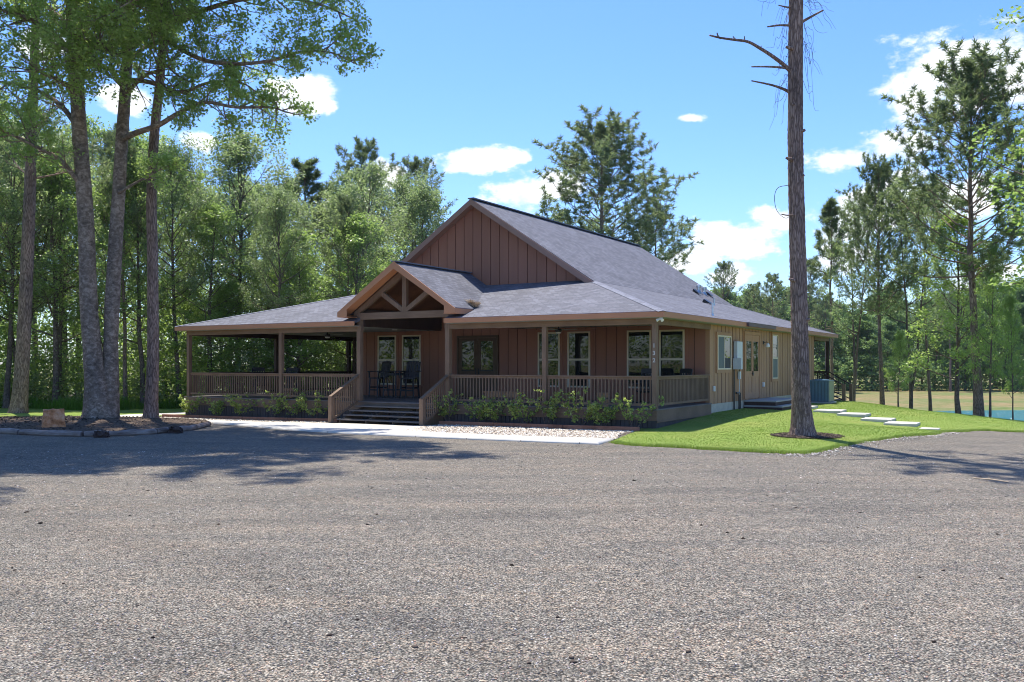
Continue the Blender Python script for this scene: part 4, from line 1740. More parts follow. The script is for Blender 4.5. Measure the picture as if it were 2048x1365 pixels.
def mound(X, Y):
    d = np.sqrt(((X - BX) / 6.5) ** 2 + ((Y - BY) / 5.5) ** 2)
    return .10 * np.clip(1.05 - d, 0, 1)


sheet('mulch_bed', bedc, MULCH, .03, zfun=mound)
kp = smooth_line([(-19.6, 27.6), (-18.3, 26.4), (-16, 25.0), (-13.7, 24.1), (-12.46, 23.55), (-11.38, 23.33), (-10.74, 23.38), (-9.96, 23.9), (-9.52, 25.0), (-9.28, 26.2), (-9.5, 28.3)], 5)
L_ = [0]
for i in range(1, len(kp)):
    L_.append(L_[-1] + math.dist(kp[i], kp[i - 1]))


def along(s):
    for i in range(1, len(kp)):
        if L_[i] >= s:
            t = (s - L_[i - 1]) / (L_[i] - L_[i - 1])
            return tuple(np.array(kp[i - 1]) * (1 - t) + np.array(kp[i]) * t)
    return kp[-1]


nlog = 8
seg = L_[-1] / nlog
llab = ['weathered kerb log at the far left of the mulch bed', 'weathered kerb log at the left edge of the photo', 'grey kerb log in front of the orange rock', 'rust-brown kerb log right of the orange rock',
        'dark kerb log in front of the twin-trunk tree', 'dark kerb log right of the twin-trunk tree', 'grey kerb log where the bed curves back', 'pale grey kerb log reaching the concrete path']
for i in range(nlog):
    pts = []
    for k in range(6):
        s = i * seg + .03 + (seg - .06) * k / 5
        x, y = along(s)
        pts.append((x, y, hz(x, y) + .075 + .01 * math.sin(7 * s)))
    b = MB()
    n = 10
    b.tube(pts, [.085 + .008 * math.sin(3.1 * k + i) for k in range(6)], n)
    o = b.build('kerb_log', LOGM, smooth=False)
    tag(o, llab[i], 'kerb log', 'logs edging the mulch bed')


def rocky(name, c, dims, mat, seed, parent=None, rough=.12, cuts=3):
    rr = random.Random(seed)
    bm = bmesh.new()
    bmesh.ops.create_cube(bm, size=1)
    bmesh.ops.subdivide_edges(bm, edges=bm.edges[:], cuts=cuts, use_grid_fill=True)
    for v in bm.verts:
        p = v.co
        v.co = Vector((p.x * dims[0] * (1 - .18 * (p.z + .5)), p.y * dims[1] * (1 - .12 * (p.z + .5)), p.z * dims[2]))
        v.co += Vector([rr.uniform(-1, 1) * rough * min(dims) * .5 for _ in range(3)])
    me = bpy.data.meshes.new(name)
    bm.to_mesh(me)
    bm.free()
    me.materials.append(mat)
    o = bpy.data.objects.new(name, me)
    o.location = c
    COL.objects.link(o)
    return o


o = rocky('sandstone_rock', (-13.15, 25.9, .31), (.62, .5, .56), ROCK, 3)
o.rotation_euler = (0, 0, .5)
tag(o, 'blocky orange sandstone rock on the mulch bed left of the twin-trunk tree', 'rock')
for i, (px, py) in enumerate(((205, 876), (352, 866))):
    x, y = gnd(px, py)
    o = rocky('wood_chunk', (x, y - .05, .07), (.34, .24, .17), DARKW, 10 + i, rough=.5)
    tag(o, ['dark rotten wood chunk against the kerb below the twin-trunk tree', 'dark rotten wood chunk against the kerb below the bed pine'][i], 'wood chunk', 'rotten chunks at the kerb')

sheet('forest_floor', [(-58, 45), (-46, 44.2), (-36, 43.2), (-28, 44.7), (-20, 43.2), (-14, 44.6), (-11, 45.5), (-3, 46), (-2, 57), (20, 61), (20, 98), (-58, 98)], LITTER, .015)
# ------------------------------------------------------------------ loose material ("stuff")
rng = np.random.default_rng(11)


def stones(name, P, size, mat, flat=.6, label=None):
    """octahedral stones with jittered corners, one mesh"""
    n = len(P)
    base = np.array([(1, 0, 0), (-1, 0, 0), (0, 1, 0), (0, -1, 0), (0, 0, 1), (0, 0, -1)], float)
    Vv = np.repeat(base[None], n, 0) * rng.uniform(.6, 1.25, (n, 6, 1))
    Vv += rng.normal(0, .22, (n, 6, 3))
    Vv[:, :, 2] *= flat
    a = rng.uniform(0, 2 * math.pi, n)
    c, s = np.cos(a)[:, None], np.sin(a)[:, None]
    X = Vv[:, :, 0] * c - Vv[:, :, 1] * s
    Y = Vv[:, :, 0] * s + Vv[:, :, 1] * c
    Vv[:, :, 0], Vv[:, :, 1] = X, Y
    Vv *= size[:, None, None]
    Vv += P[:, None, :]
    f = np.array([(0, 2, 4), (2, 1, 4), (1, 3, 4), (3, 0, 4), (2, 0, 5), (1, 2, 5), (3, 1, 5), (0, 3, 5)])
    Fc = (f[None] + (np.arange(n) * 6)[:, None, None]).reshape(-1, 3)
    o = fast_mesh(name, Vv.reshape(-1, 3), Fc, mat)
    tag(o, label, kind='stuff')
    return o


def inpoly(X, Y, poly):
    ins = np.zeros(len(X), bool)
    j = len(poly) - 1
    for i in range(len(poly)):
        xi, yi = poly[i]
        xj, yj = poly[j]
        if yi != yj:
            c = ((yi > Y) != (yj > Y)) & (X < (xj - xi) * (Y - yi) / (yj - yi) + xi)
            ins ^= c
        j = i
    return ins


# loose stones on the gravel, denser near the photographer
n = 26000
Y = 4.6 + 15 * rng.random(n) ** 1.7
X = (rng.random(n) - .5) * 1.35 * Y
P = np.stack([X, Y, hgt(X, Y) + .012], 1)
stones('loose_gravel', P, .0045 + .006 * rng.random(n) ** 2 + .0035 * (Y / 8), CHIP, .6, 'small loose grey and brown stones lying on the gravel yard')
n = 110
Y = 5 + 16 * rng.random(n)
X = (rng.random(n) - .5) * 1.2 * Y
P = np.stack([X, Y, hgt(X, Y) + .014], 1)
stones('bark_debris', P, .014 + .018 * rng.random(n), CLOD, .5, 'dark bits of bark scattered on the gravel')

pebpoly = [uvw(a, b) for a, b in [(-.5, -3.72), (.1, -2.2), (.25, -.9), (6.95, -.9), (6.95, -2.2), (6.3, -3.7)]]
pp2 = [uvw(a, b) for a, b in [(11.3, -1.75), (11.3, -.9), (20.2, -.9), (20.2, -1.65), (16, -1.9), (13.8, -1.8)]]
Ps = []
for poly, n in ((pebpoly, 15000), (pp2, 7000)):
    q = np.array(poly)
    X = rng.uniform(q[:, 0].min(), q[:, 0].max(), n)
    Y = rng.uniform(q[:, 1].min(), q[:, 1].max(), n)
    k = inpoly(X, Y, poly)
    Ps.append(np.stack([X[k], Y[k], hgt(X[k], Y[k]) + .04], 1))
P = np.concatenate(Ps)
stones('river_pebbles', P, .022 + .026 * rng.random(len(P)), PEBBLE, .55, 'pale river pebbles between the path and the edging timbers')
# pale stones where the lawn meets the road
le = np.array([p for p in lawn_edge if 5.7 < p[0] < 12.5 and p[1] < 27])
k = rng.integers(0, len(le), 900)
X = le[k, 0] + rng.normal(0, .16, 900)
Y = le[k, 1] - np.abs(rng.normal(0, .22, 900)) - .02
stones('edge_stones', np.stack([X, Y, hgt(X, Y) + .02], 1), .012 + .02 * rng.random(900), PEBBLE, .5, 'pale stones along the lawn edge by the gravel road')
# clods on the mulch bed
n = 5200
X = rng.uniform(-20.5, -9.3, n)
Y = rng.uniform(23.5, 34.7, n)
k = inpoly(X, Y, bedc)
X, Y = X[k], Y[k]
P = np.stack([X, Y, hgt(X, Y) + .03 + mound(X, Y)], 1)
sz = .012 + .03 * rng.random(len(X)) + np.where((X < -13.2) & (Y > 27), .05 * rng.random(len(X)) ** 2, 0)
stones('soil_clods', P, sz, CLOD, .6, 'dark soil clods and mulch on the bed under the left trees')


def blades(name, X, Y, Z, h, wd, mat, label, lean=.35):
    n = len(X)
    a = rng.uniform(0, 2 * math.pi, n)
    c, s = np.cos(a), np.sin(a)
    v = np.zeros((n, 3, 3))
    v[:, 0] = np.stack([X - c * wd, Y - s * wd, Z], 1)
    v[:, 1] = np.stack([X + c * wd, Y + s * wd, Z], 1)
    v[:, 2] = np.stack([X + rng.normal(0, lean, n) * h, Y + rng.normal(0, lean, n) * h, Z + h], 1)
    o = fast_mesh(name, v.reshape(-1, 3), np.arange(n * 3).reshape(-1, 3), mat)
    tag(o, label, kind='stuff')


n = 230000
X = rng.uniform(2, 22, n)
Y = 18.5 + 26 * rng.random(n) ** 1.6
k = inpoly(X, Y, lawn_poly) & ~inpoly(X, Y, [uvw(0, 0), uvw(0, 23), uvw(16, 23), uvw(16, 0)]) & ~(((X - 7.2) / .95) ** 2 + ((Y - 22.1) / .75) ** 2 < 1)
X, Y = X[k], Y[k]
blades('grass', X, Y, hgt(X, Y) + .045, .010 + .016 * rng.random(len(X)), .006 + .00025 * Y, BLADE, 'short mown bright green grass of the lawn right of the house', .7)
# ragged fringe on the lawn edge
le = np.array([p for p in lawn_edge if p[0] < 18])
m = 9000
k = rng.integers(0, len(le) - 1, m)
t = rng.random(m)
X = le[k, 0] * (1 - t) + le[k + 1, 0] * t + rng.normal(0, .03, m)
Y = le[k, 1] * (1 - t) + le[k + 1, 1] * t + rng.normal(0, .05, m)
blades('fringe_grass', X, Y, hgt(X, Y) + .0, .05 + .05 * rng.random(m), .008, BLADE, 'longer ragged grass along the gravel edge of the lawn', .5)
# tall weeds at the wood's edge, left
m = 16000
X = rng.uniform(-34, -12.5, m)
Y = 43.2 + 1.2 * np.sin(X * .7) + np.abs(rng.normal(0, 1.5, m))
hh = (.25 + .55 * rng.random(m)) * (.55 + .45 * np.sin(X * 1.3 + 1) ** 2)
blades('tall_grass', X, Y, hgt(X, Y), hh, .02, WEED, 'tall bright green grass and weeds at the foot of the left wood', .25)
# shed pine needles lying on the gravel
m = 5200
cxy = np.stack([rng.uniform(-12, 12, 60), rng.uniform(6, 21, 60)], 1)[rng.integers(0, 60, m)]
X = cxy[:, 0] + rng.normal(0, .9, m)
Y = np.clip(cxy[:, 1] + rng.normal(0, .7, m), 5, 21)
a = rng.uniform(0, math.pi, m)
l_ = rng.uniform(.03, .08, m)
g0 = hgt(X, Y) + .018
vv = np.zeros((m, 3, 3))
vv[:, 0] = np.stack([X, Y, g0], 1)
vv[:, 1] = np.stack([X + .004, Y + .006, g0 + .003], 1)
vv[:, 2] = np.stack([X + l_ * np.cos(a), Y + l_ * np.sin(a), g0 + .004], 1)
tag(fast_mesh('pine_straw', vv.reshape(-1, 3), np.arange(m * 3).reshape(-1, 3), DEBRIS), 'tan pine needles scattered over the gravel yard', kind='stuff')
# mulch ring under the bare pine
ring = [(7.2 + .85 * math.cos(a) * (1 + .08 * math.sin(3 * a)), 22.0 + .68 * math.sin(a)) for a in np.linspace(0, 2 * math.pi, 28, endpoint=False)]
sheet('pine_mulch_ring', ring, MULCH, .066)
n = 900
a = rng.uniform(0, 2 * math.pi, n)
r_ = np.sqrt(rng.random(n))
X, Y = 7.2 + .88 * r_ * np.cos(a), 22.0 + .72 * r_ * np.sin(a)
stones('mulch_chips', np.stack([X, Y, hgt(X, Y) + .07], 1), .01 + .02 * rng.random(n), CLOD, .5, 'brown bark chips around the foot of the bare pine')
# dead needles caught in the roof valley
n = 420
du_, dv_ = rng.normal(0, .10, n), np.abs(rng.normal(0, .16, n))
uu_ = CU - 2.25 + du_
vv_ = .62 + dv_
z_ = np.maximum(ZE + .3292 * (vv_ + .4), 5.285 - .657 * np.abs(uu_ - CU)) + .03 + .05 * rng.random(n)
X, Y = P0[0] - .857 * uu_ + .515 * vv_, P0[1] + .515 * uu_ + .857 * vv_
blades('valley_needles', X, Y, z_, .06 + .05 * rng.random(n), .012, DEBRIS, 'pale dead leaves and needles caught in the roof valley', 1.2)

hm = bpy.data.materials.new('thin_haze')
hm.use_nodes = True
hm.node_tree.nodes.remove(hm.node_tree.nodes['Principled BSDF'])
pv = nd(hm.node_tree, 'ShaderNodeVolumePrincipled', {'Color': (0.8, 0.9, 1.0, 1), 'Density': HAZE, 'Anisotropy': 0.3})
link(hm.node_tree, pv.outputs[0], hm.node_tree.nodes['Material Output'].inputs['Volume'])
hb_ = MB().box(-400, 400, -120, 420, -8, 40).build('haze', hm)
tag(hb_, 'thin summer haze over the whole site', kind='stuff')
# ------------------------------------------------------------------ trees


class Wood:
    """collects branches (tubes) and foliage clump centres"""

    def __init__(self, seed):
        self.r = random.Random(seed)
        self.mb = MB()
        self.clumps = []
        self.dirs = []

    def branch(self, p, d, ln, r0, lvl, up=.25, nch=(5, 5), n=5, spread=.9, wob=.18, leafy=.3, lr=.45):
        r = self.r
        pts = [Vector(p)]
        d = Vector(d).normalized()
        k = 5
        for i in range(k):
            d = (d + Vector((r.uniform(-wob, wob), r.uniform(-wob, wob), r.uniform(-wob, wob) + up * .25))).normalized()
            pts.append(pts[-1] + d * ln / k)
        rad = [max(.006, r0 * (1 - .85 * i / k)) for i in range(k + 1)]
        self.mb.tube(pts, rad, n, cap=False)
        if lvl == 0 or ln < .5:
            for t in (.45, .75, 1.0):
                if r.random() < .9:
                    self.clumps.append(self._pt(pts, t))
                    self.dirs.append(tuple(d))
            return
        for j in range(nch[0] if lvl > 1 else nch[1]):
            t = leafy + (1 - leafy) * (j + r.random()) / (nch[0] if lvl > 1 else nch[1])
            q = Vector(self._pt(pts, t))
            dd = (pts[-1] - pts[0]).normalized()
            side = Vector((r.uniform(-1, 1), r.uniform(-1, 1), r.uniform(-.5, .7)))
            side = (side - dd * side.dot(dd)).normalized()
            nd_ = (dd * (1 - .5 * spread) + side * spread).normalized()
            self.branch(q, nd_, ln * lr * (1.15 - .5 * t) * r.uniform(.8, 1.2), r0 * .42, lvl - 1, up, nch, max(3, n - 1), spread, wob * 1.2, .2, lr)
        self.clumps.append(tuple(pts[-1]))
        self.dirs.append(tuple(d))

    def _pt(self, pts, t):
        x = t * (len(pts) - 1)
        i = min(int(x), len(pts) - 2)
        return tuple(pts[i].lerp(pts[i + 1], x - i))

    def limb(self, pts, rad, n=7):
        self.mb.tube(pts, rad, n, cap=False)


def foliage(centers, n, sigma, size, seed, upbias=.5, aspect=.55, flat=.8):
    g = np.random.default_rng(seed)
    C = np.asarray(centers, float)
    m = len(C) * n
    off = g.normal(0, 1, (m, 3))
    off /= np.maximum(1e-6, np.linalg.norm(off, axis=1))[:, None]
    off *= (g.random(m) ** .45)[:, None] * sigma * np.repeat(g.uniform(.6, 1.35, len(C)), n)[:, None]
    off[:, 2] *= flat
    P = np.repeat(C, n, 0) + off
    N = g.normal(0, 1, (m, 3))
    N[:, 2] = np.abs(N[:, 2]) + upbias
    N /= np.linalg.norm(N, axis=1)[:, None]
    T = np.cross(N, g.normal(0, 1, (m, 3)))
    T /= np.linalg.norm(T, axis=1)[:, None]
    B = np.cross(N, T)
    s = size * g.uniform(.6, 1.35, m)[:, None]
    v = np.zeros((m, 4, 3))
    v[:, 0] = P - T * s * .5
    v[:, 1] = P + B * s * .5 * aspect - N * s * .06
    v[:, 2] = P + T * s * .5
    v[:, 3] = P - B * s * .5 * aspect + N * s * .06
    return v.reshape(-1, 3), np.arange(m * 4).reshape(-1, 4)


def needles(centers, dirs, n, ln, wd, seed):
    g = np.random.default_rng(seed)
    C = np.repeat(np.asarray(centers, float), n, 0)
    D = np.repeat(np.asarray(dirs, float), n, 0)
    m = len(C)
    Rr = g.normal(0, 1, (m, 3))
    Rr /= np.linalg.norm(Rr, axis=1)[:, None]
    d = Rr * 1.0 + D * .45 + np.array([0, 0, .2])
    d /= np.linalg.norm(d, axis=1)[:, None]
    s = np.cross(d, g.normal(0, 1, (m, 3)))
    s /= np.linalg.norm(s, axis=1)[:, None]
    C = C + D * g.uniform(-.16, .05, m)[:, None]
    l = ln * g.uniform(.7, 1.2, m)[:, None]
    v = np.zeros((m, 3, 3))
    v[:, 0] = C + d * l * .15 - s * wd
    v[:, 1] = C + d * l * .15 + s * wd
    v[:, 2] = C + d * l
    return v.reshape(-1, 3), np.arange(m * 3).reshape(-1, 3)


def hardwood(seed, H=15, r0=.2, cb=.3, Rc=3.2, nl=24, leaf=.15, nleaf=44, sigma=.5, mat=None, bark_=None, top=.75, stems=1, lvl=2):
    W = Wood(seed)
    r = W.r
    for s in range(stems):
        a = r.uniform(0, 6.28)
        lean = .05 if stems == 1 else .16
        pts = []
        rad = []
        k = 10
        x = y = 0
        dx, dy = math.cos(a) * lean, math.sin(a) * lean
        for i in range(k + 1):
            t = i / k
            pts.append((x, y, H * t - .3 * (i == 0)))
            x += dx * H / k * (1 if t > .05 else .2) + r.uniform(-.1, .1)
            y += dy * H / k * (1 if t > .05 else .2) + r.uniform(-.1, .1)
            rad.append(max(.02, (r0 / math.sqrt(stems)) * (1 - .88 * t) * (1.35 if i == 0 else 1)))
        W.mb.tube(pts, rad, 9, cap=False)
        P = [Vector(p) for p in pts]
        for j in range(nl // stems):
            t = (j + r.random()) / (nl // stems)
            h = cb + (1 - cb) * t ** .95
            q = Vector(W._pt(P, min(h, .985)))
            az = j * 2.4 + r.uniform(-.5, .5)
            el = R(5 + 58 * t + r.uniform(-10, 12))
            prof = (math.sin(math.pi * (.22 + .72 * t)) ** .8)
            ln = Rc * prof * r.uniform(.75, 1.15) + .5
            d = (math.cos(az) * math.cos(el), math.sin(az) * math.cos(el), math.sin(el))
            W.branch(q, d, ln, r0 * .34 * (1.1 - .7 * h), lvl - 1, .5, (5, 5), 4, .9, .16, .25, .5)
        W.clumps.append(tuple(P[-1]))
        W.dirs.append((0, 0, 1))
    Vl, Fl = foliage(W.clumps, nleaf, sigma, leaf, seed)
    return W, Vl, Fl


def pine(seed, H=18, r0=.2, cb=.5, Rc=3.4, nb=26, tuft=20, ln=.36, wd=.028, shape='round'):
    W = Wood(seed)
    r = W.r
    pts, rad = [], []
    k = 10
    x = y = 0
    for i in range(k + 1):
        t = i / k
        pts.append((x, y, H * t - .3 * (i == 0)))
        x += r.uniform(-.12, .12)
        y += r.uniform(-.12, .12)
        rad.append(max(.025, r0 * (1 - .86 * t) * (1.25 if i == 0 else 1)))
    W.mb.tube(pts, rad, 9, cap=False)
    P = [Vector(p) for p in pts]
    for j in range(nb):
        t = (j + r.random()) / nb
        h = cb + (1 - cb) * t
        q = Vector(W._pt(P, min(h, .99)))
        az = j * 2.4 + r.uniform(-.6, .6)
        el = R(4 + 50 * t + r.uniform(-8, 14))
        if shape == 'round':
            prof = math.sin(math.pi * (.3 + .62 * t)) ** .7
        else:
            prof = (1.05 - .85 * t)
        l = Rc * prof * r.uniform(.65, 1.15) + .3
        d = (math.cos(az) * math.cos(el), math.sin(az) * math.cos(el), math.sin(el))
        W.branch(q, d, l, r0 * .3 * (1.1 - .6 * h), 1, .55, (4, 8), 4, .75, .14, .28, .40)
    # a few dead stubs on the bare trunk
    for j in range(7):
        h = cb * r.uniform(.45, 1)
        q = Vector(W._pt(P, h))
        az = r.uniform(0, 6.28)
        W.mb.tube([q, q + Vector((math.cos(az), math.sin(az), .15)) * r.uniform(.3, 1.0)], [.03, .008], 4, cap=False)
    Vn, Fn = needles(W.clumps, W.dirs, tuft, ln, wd, seed)
    return W, Vn, Fn


def make_tree(name, gen, leafmat, barkmat, loc, rz, sc, label, cat, group=None):
    W, Vl, Fl = gen
    t = empty(name, loc, rz)
    t.scale = sc if hasattr(sc, '__len__') else (sc, sc, sc)
    tag(t, label, cat, group)
    W.mb.build('trunk', barkmat, t, smooth=True)
    fast_mesh('crown', Vl, Fl, leafmat, t)
    return t


PROTO = {}
PROTO['oak1'] = (hardwood(21, 14, .19, .28, 3.3, 28, .16, 30, .5), LEAF, TBARK)
PROTO['oak2'] = (hardwood(22, 15, .19, .35, 2.9, 28, .16, 30, .48, stems=2), LEAFG, TBARK)
PROTO['oak3'] = (hardwood(23, 12, .15, .18, 2.7, 28, .16, 30, .46), LEAFB, TBARK)
PROTO['oak4'] = (hardwood(24, 16, .22, .4, 3.9, 38, .16, 36, .56), LEAFG, TBARK)
PROTO['pine1'] = (pine(31, 18, .2, .55, 3.3, 30), NEEDLE, PBARK)
PROTO['pine2'] = (pine(32, 17, .17, .62, 2.5, 24, shape='cone'), NEEDLE, PBARK)
PROTO['pine3'] = (pine(33, 20, .22, .5, 4.0, 34), NEEDLE, PBARK)
PROTO['pine4'] = (pine(35, 20, .24, .40, 5.0, 58, tuft=28, wd=.034), NEEDLE, PBARK)
PROTO['far1'] = (hardwood(41, 14, .2, .12, 3.8, 26, .34, 26, .75), FARLEAF, TBARK)
PROTO['far2'] = (hardwood(42, 13, .2, .1, 3.4, 26, .34, 26, .7), FARLEAF, TBARK)
MADE = {}


def plant(kind, name, x, y, h, label, cat, group, rz=0.0, wide=1.0, z=None):
    """a tree of a kind, scaled to height h; the first of each kind is built, the rest are copies"""
    H = {'oak1': 14, 'oak2': 15, 'oak3': 12, 'oak4': 16, 'pine1': 18, 'pine2': 17, 'pine3': 20, 'pine4': 20, 'far1': 14, 'far2': 13}[kind] * 1.06
    s = h / H
    z = hz(x, y) if z is None else z
    if kind not in MADE:
        g_, lm, bm_ = PROTO[kind]
        t = make_tree(name, g_, lm, bm_, (x, y, z), rz, (s * wide, s * wide, s), label, cat, group)
        MADE[kind] = t
        return t
    t = copy_tree(MADE[kind])
    t.name = name
    t.location = (x, y, z)
    t.rotation_euler = (0, 0, rz)
    t.scale = (s * wide, s * wide, s)
    t['label'] = label
    t['category'] = cat
    if group:
        t['group'] = group
    elif 'group' in t:
        del t['group']
    return t


def top_at(px, py, Y):
    x, y, z = at(px, py, Y)
    return x, y, z


# --- the wood behind and left of the house: named trees first
def tree_px(kind, name, px, ytop, Y, label, cat='tree', group=None, rz=0., wide=1.):
    x, y, zt_ = at(px, ytop, Y)
    g = hz(x, y)
    return plant(kind, name, x, y, zt_ - g, label, cat, group, rz, wide, g)


WG = 'trees of the wood behind the house'
tree_px('oak4', 'hardwood_tree', 470, 292, 50, 'tall round-topped grey-green hardwood standing above the left end of the porch roof', 'tree', WG, .4, 1.1)
tree_px('pine2', 'pine_tree', 614, 312, 58, 'dark pointed pine between the round hardwood and the house gable', 'pine tree', WG, 1.0, 1.35)
tree_px('oak2', 'hardwood_tree', 695, 345, 52, 'two-stemmed grey-green hardwood right of the pointed pine', 'tree', WG, 2.0, 1.1)
tree_px('pine1', 'pine_tree', 735, 288, 68, 'tall pine with open crown behind the two-stemmed hardwood', 'pine tree', WG, .3)
tree_px('pine3', 'pine_tree', 830, 318, 72, 'broad dark pine top left of the house gable against a cloud', 'pine tree', WG, 1.3)
tree_px('oak4', 'hardwood_tree', 840, 385, 55, 'pale grey-green hardwood touching the left slope of the house gable', 'tree', WG, 2.6, .95)
tree_px('pine4', 'pine_tree', 1217, 262, 70, 'large open-crowned pine rising behind the house ridge', 'pine tree', None, 2.2, 1.4)
tree_px('pine1', 'pine_tree', 1318, 415, 78, 'lower dark pine right of the large pine behind the ridge', 'pine tree', None, .6, 1.3)
tree_px('oak2', 'hardwood_tree', 1140, 440, 74, 'green tree top showing behind the ridge under the large pine', 'tree', None, .6, 1.2)
rr = random.Random(77)
lab_h = 'leafy hardwood inside the dense left-hand wood, its crown merging with its neighbours'
lab_p = 'dark pine inside the dense left-hand wood, rising among the hardwoods'
lab_b = 'bright green young tree low in the dense left-hand wood'
for row, (Y0, y0, y1) in enumerate(((47, 330, 430), (55, 270, 360), (66, 230, 320))):
    n = 11 if row == 0 else 14
    for i in range(n):
        px = -320 + (1180 if row else 1060) * (i + rr.uniform(.15, .85)) / n
        yt = rr.uniform(y0, y1) + (30 + 50 * (px > 560) if px > 380 else -20)
        if row == 0:
            kind = rr.choice(['oak1', 'oak3', 'oak2', 'oak3'])
            if px > 380:
                yt = max(yt, 430)
        elif row == 1:
            kind = rr.choice(['oak1', 'oak4', 'pine1', 'oak2'])
            if px > 330:
                yt = max(yt, 380)
        else:
            kind = rr.choice(['pine1', 'pine3', 'oak4', 'oak1'])
            if px > 330:
                yt = max(yt, 372)
        lb = lab_p if 'pine' in kind else (lab_b if kind == 'oak3' else lab_h)
        tree_px(kind, 'pine_tree' if 'pine' in kind else 'hardwood_tree', px, yt, Y0 + rr.uniform(-3, 4), lb,
                'pine tree' if 'pine' in kind else 'tree', {'p': 'pines of the left wood', 'b': 'young trees of the left wood', 'h': 'hardwoods of the left wood'}[
                    'p' if 'pine' in kind else ('b' if kind == 'oak3' else 'h')], rr.uniform(0, 6.28), rr.uniform(.9, 1.25))
for i, px in enumerate((-60, 12, 120, 250, 360, 556, 690)):
    tree_px('oak4' if i % 3 else 'pine1', 'slim_tree', px, rr.uniform(240, 310) if px < 380 else rr.uniform(390, 430), rr.uniform(43.5, 46.5), 'slim high-crowned tree at the very front of the left wood', 'tree',
            'slim trunks at the front of the left wood', rr.uniform(0, 6), .8)
# low trees seen through the porch
for i in range(9):
    px = 300 + 470 * (i + rr.uniform(.2, .8)) / 9
    tree_px('oak3', 'hardwood_tree', px, rr.uniform(520, 590), rr.uniform(46, 50), lab_b, 'tree', 'young trees of the left wood', rr.uniform(0, 6.28), 1.3)

# --- far wood beyond the pond
for row in range(3):
    n = 26
    for i in range(n):
        px = 1230 + 1250 * (i + rr.uniform(.1, .9)) / n
        Y = 138 + row * 14 + rr.uniform(-5, 5)
        yt = rr.uniform(612, 660) - row * 16 - (18 if px > 1850 else 0) - (10 if px < 1600 else 0)
        tree_px(rr.choice(['far1', 'far2']), 'far_tree', px, yt, Y, 'green tree in the continuous far wood beyond the pond', 'tree', 'trees of the far wood', rr.uniform(0, 6.28), rr.uniform(1.0, 1.4))
tree_px('pine3', 'pine_tree', 1447, 525, 120, 'far flat-topped pine standing out above the roof edge left of the bare trunk', 'pine tree', None, 1.0, .9)
for px, yt, lb in ((1545, 552, 'far pine just left of the bare trunk above the green wood'), (1622, 520, 'far pine just right of the bare trunk above the green wood'),
                   (1510, 570, 'low far pine between the flat-topped pine and the bare trunk'), (1655, 590, 'far pine showing under the thin near pine'),
                   (1900, 570, 'far pine above the wood behind the right-hand trees')):
    tree_px('pine1', 'pine_tree', px, yt, 125 + rr.uniform(-4, 6), lb, 'pine tree', 'pines standing out of the far wood', rr.uniform(0, 6), 1.1)

# --- trees on the bank to the right
tree_px('pine2', 'pine_tree', 1662, 392, 52, 'thin pine with a sparse narrow crown just right of the bare trunk', 'pine tree', None, 2.0, .95)
tree_px('pine4', 'pine_tree', 1765, 338, 45, 'slender dark-trunked pine left of the small leafy tree on the bank', 'pine tree', None, 1.2, .85)
tree_px('oak2', 'hardwood_tree', 1822, 372, 44, 'open upswept hardwood on the bank right of the slender pine', 'tree', None, .2, .8)
tree_px('oak2', 'hardwood_tree', 1706, 408, 50, 'slim pale-leaved hardwood between the thin pine and the slender dark-trunked pine', 'tree', None, 1.5, .8)
tree_px('oak4', 'hardwood_tree', 1862, 392, 47, 'slim grey-green hardwood between the upswept hardwood and the big pine', 'tree', None, 4.0, .6)
tree_px('oak3', 'hardwood_tree', 1797, 668, 42.5, 'small bushy bright green tree between the pine and the upswept hardwood', 'tree', None, 1.2, .9)
tree_px('oak3', 'hardwood_tree', 1918, 440, 40, 'bright leafy hardwood left of the big pine by the pond', 'tree', None, 2.2, 1.1)
tree_px('pine4', 'pine_tree', 1958, 135, 38, 'big tall pine with thick trunk standing at the near edge of the pond', 'pine tree', None, 1.6, 1.18)
tree_px('oak3', 'hardwood_tree', 1980, 500, 37, 'thin-stemmed leafy tree right behind the big pine', 'tree', None, .2, .6)
tree_px('oak3', 'hardwood_tree', 2026, 600, 36, 'slim young tree at the right edge in front of the pond', 'tree', None, 3.2, .5)
plant('oak1', 'hardwood_tree', 20.6, 30.5, 16, 'hardwood at the right edge of the photo whose branches hang into view', 'tree', None, 2.0, 1.1)
plant('oak4', 'hardwood_tree', 25.0, 37.0, 17, 'hardwood just outside the right edge, behind the slim young tree', 'tree', None, 2.0, 1.0)
# trees facing the porch that its window panes mirror
for i, (x, y) in enumerate(((-40, 22), (-36, 12), (-42, 4), (-38, -6), (-46, 16), (-48, -2), (-34, 30), (-52, 28), (-44, -14), (-52, 8), (-36, -16), (-30, 38))):
    plant(['oak1', 'oak3', 'oak4'][i % 3], 'hardwood_tree', x, y, 11 + (i * 37 % 5), 'hardwood of the belt facing the porch that its window panes mirror', 'tree', 'trees facing the porch', i * 1.1, 1.3)


# --- undergrowth
def thicket(name, n, fx, fy, fh, leaf, mat, seed, label, nl=26, sig=.55):
    g = np.random.default_rng(seed)
    X = fx(g, n)
    Y = fy(g, n, X)
    Z = hgt(X, Y) + fh(g, n)
    Vl, Fl = foliage(np.stack([X, Y, Z], 1), nl, sig, leaf, seed, .4, .6)
    o = fast_mesh(name, Vl, Fl, mat)
    tag(o, label, kind='stuff')


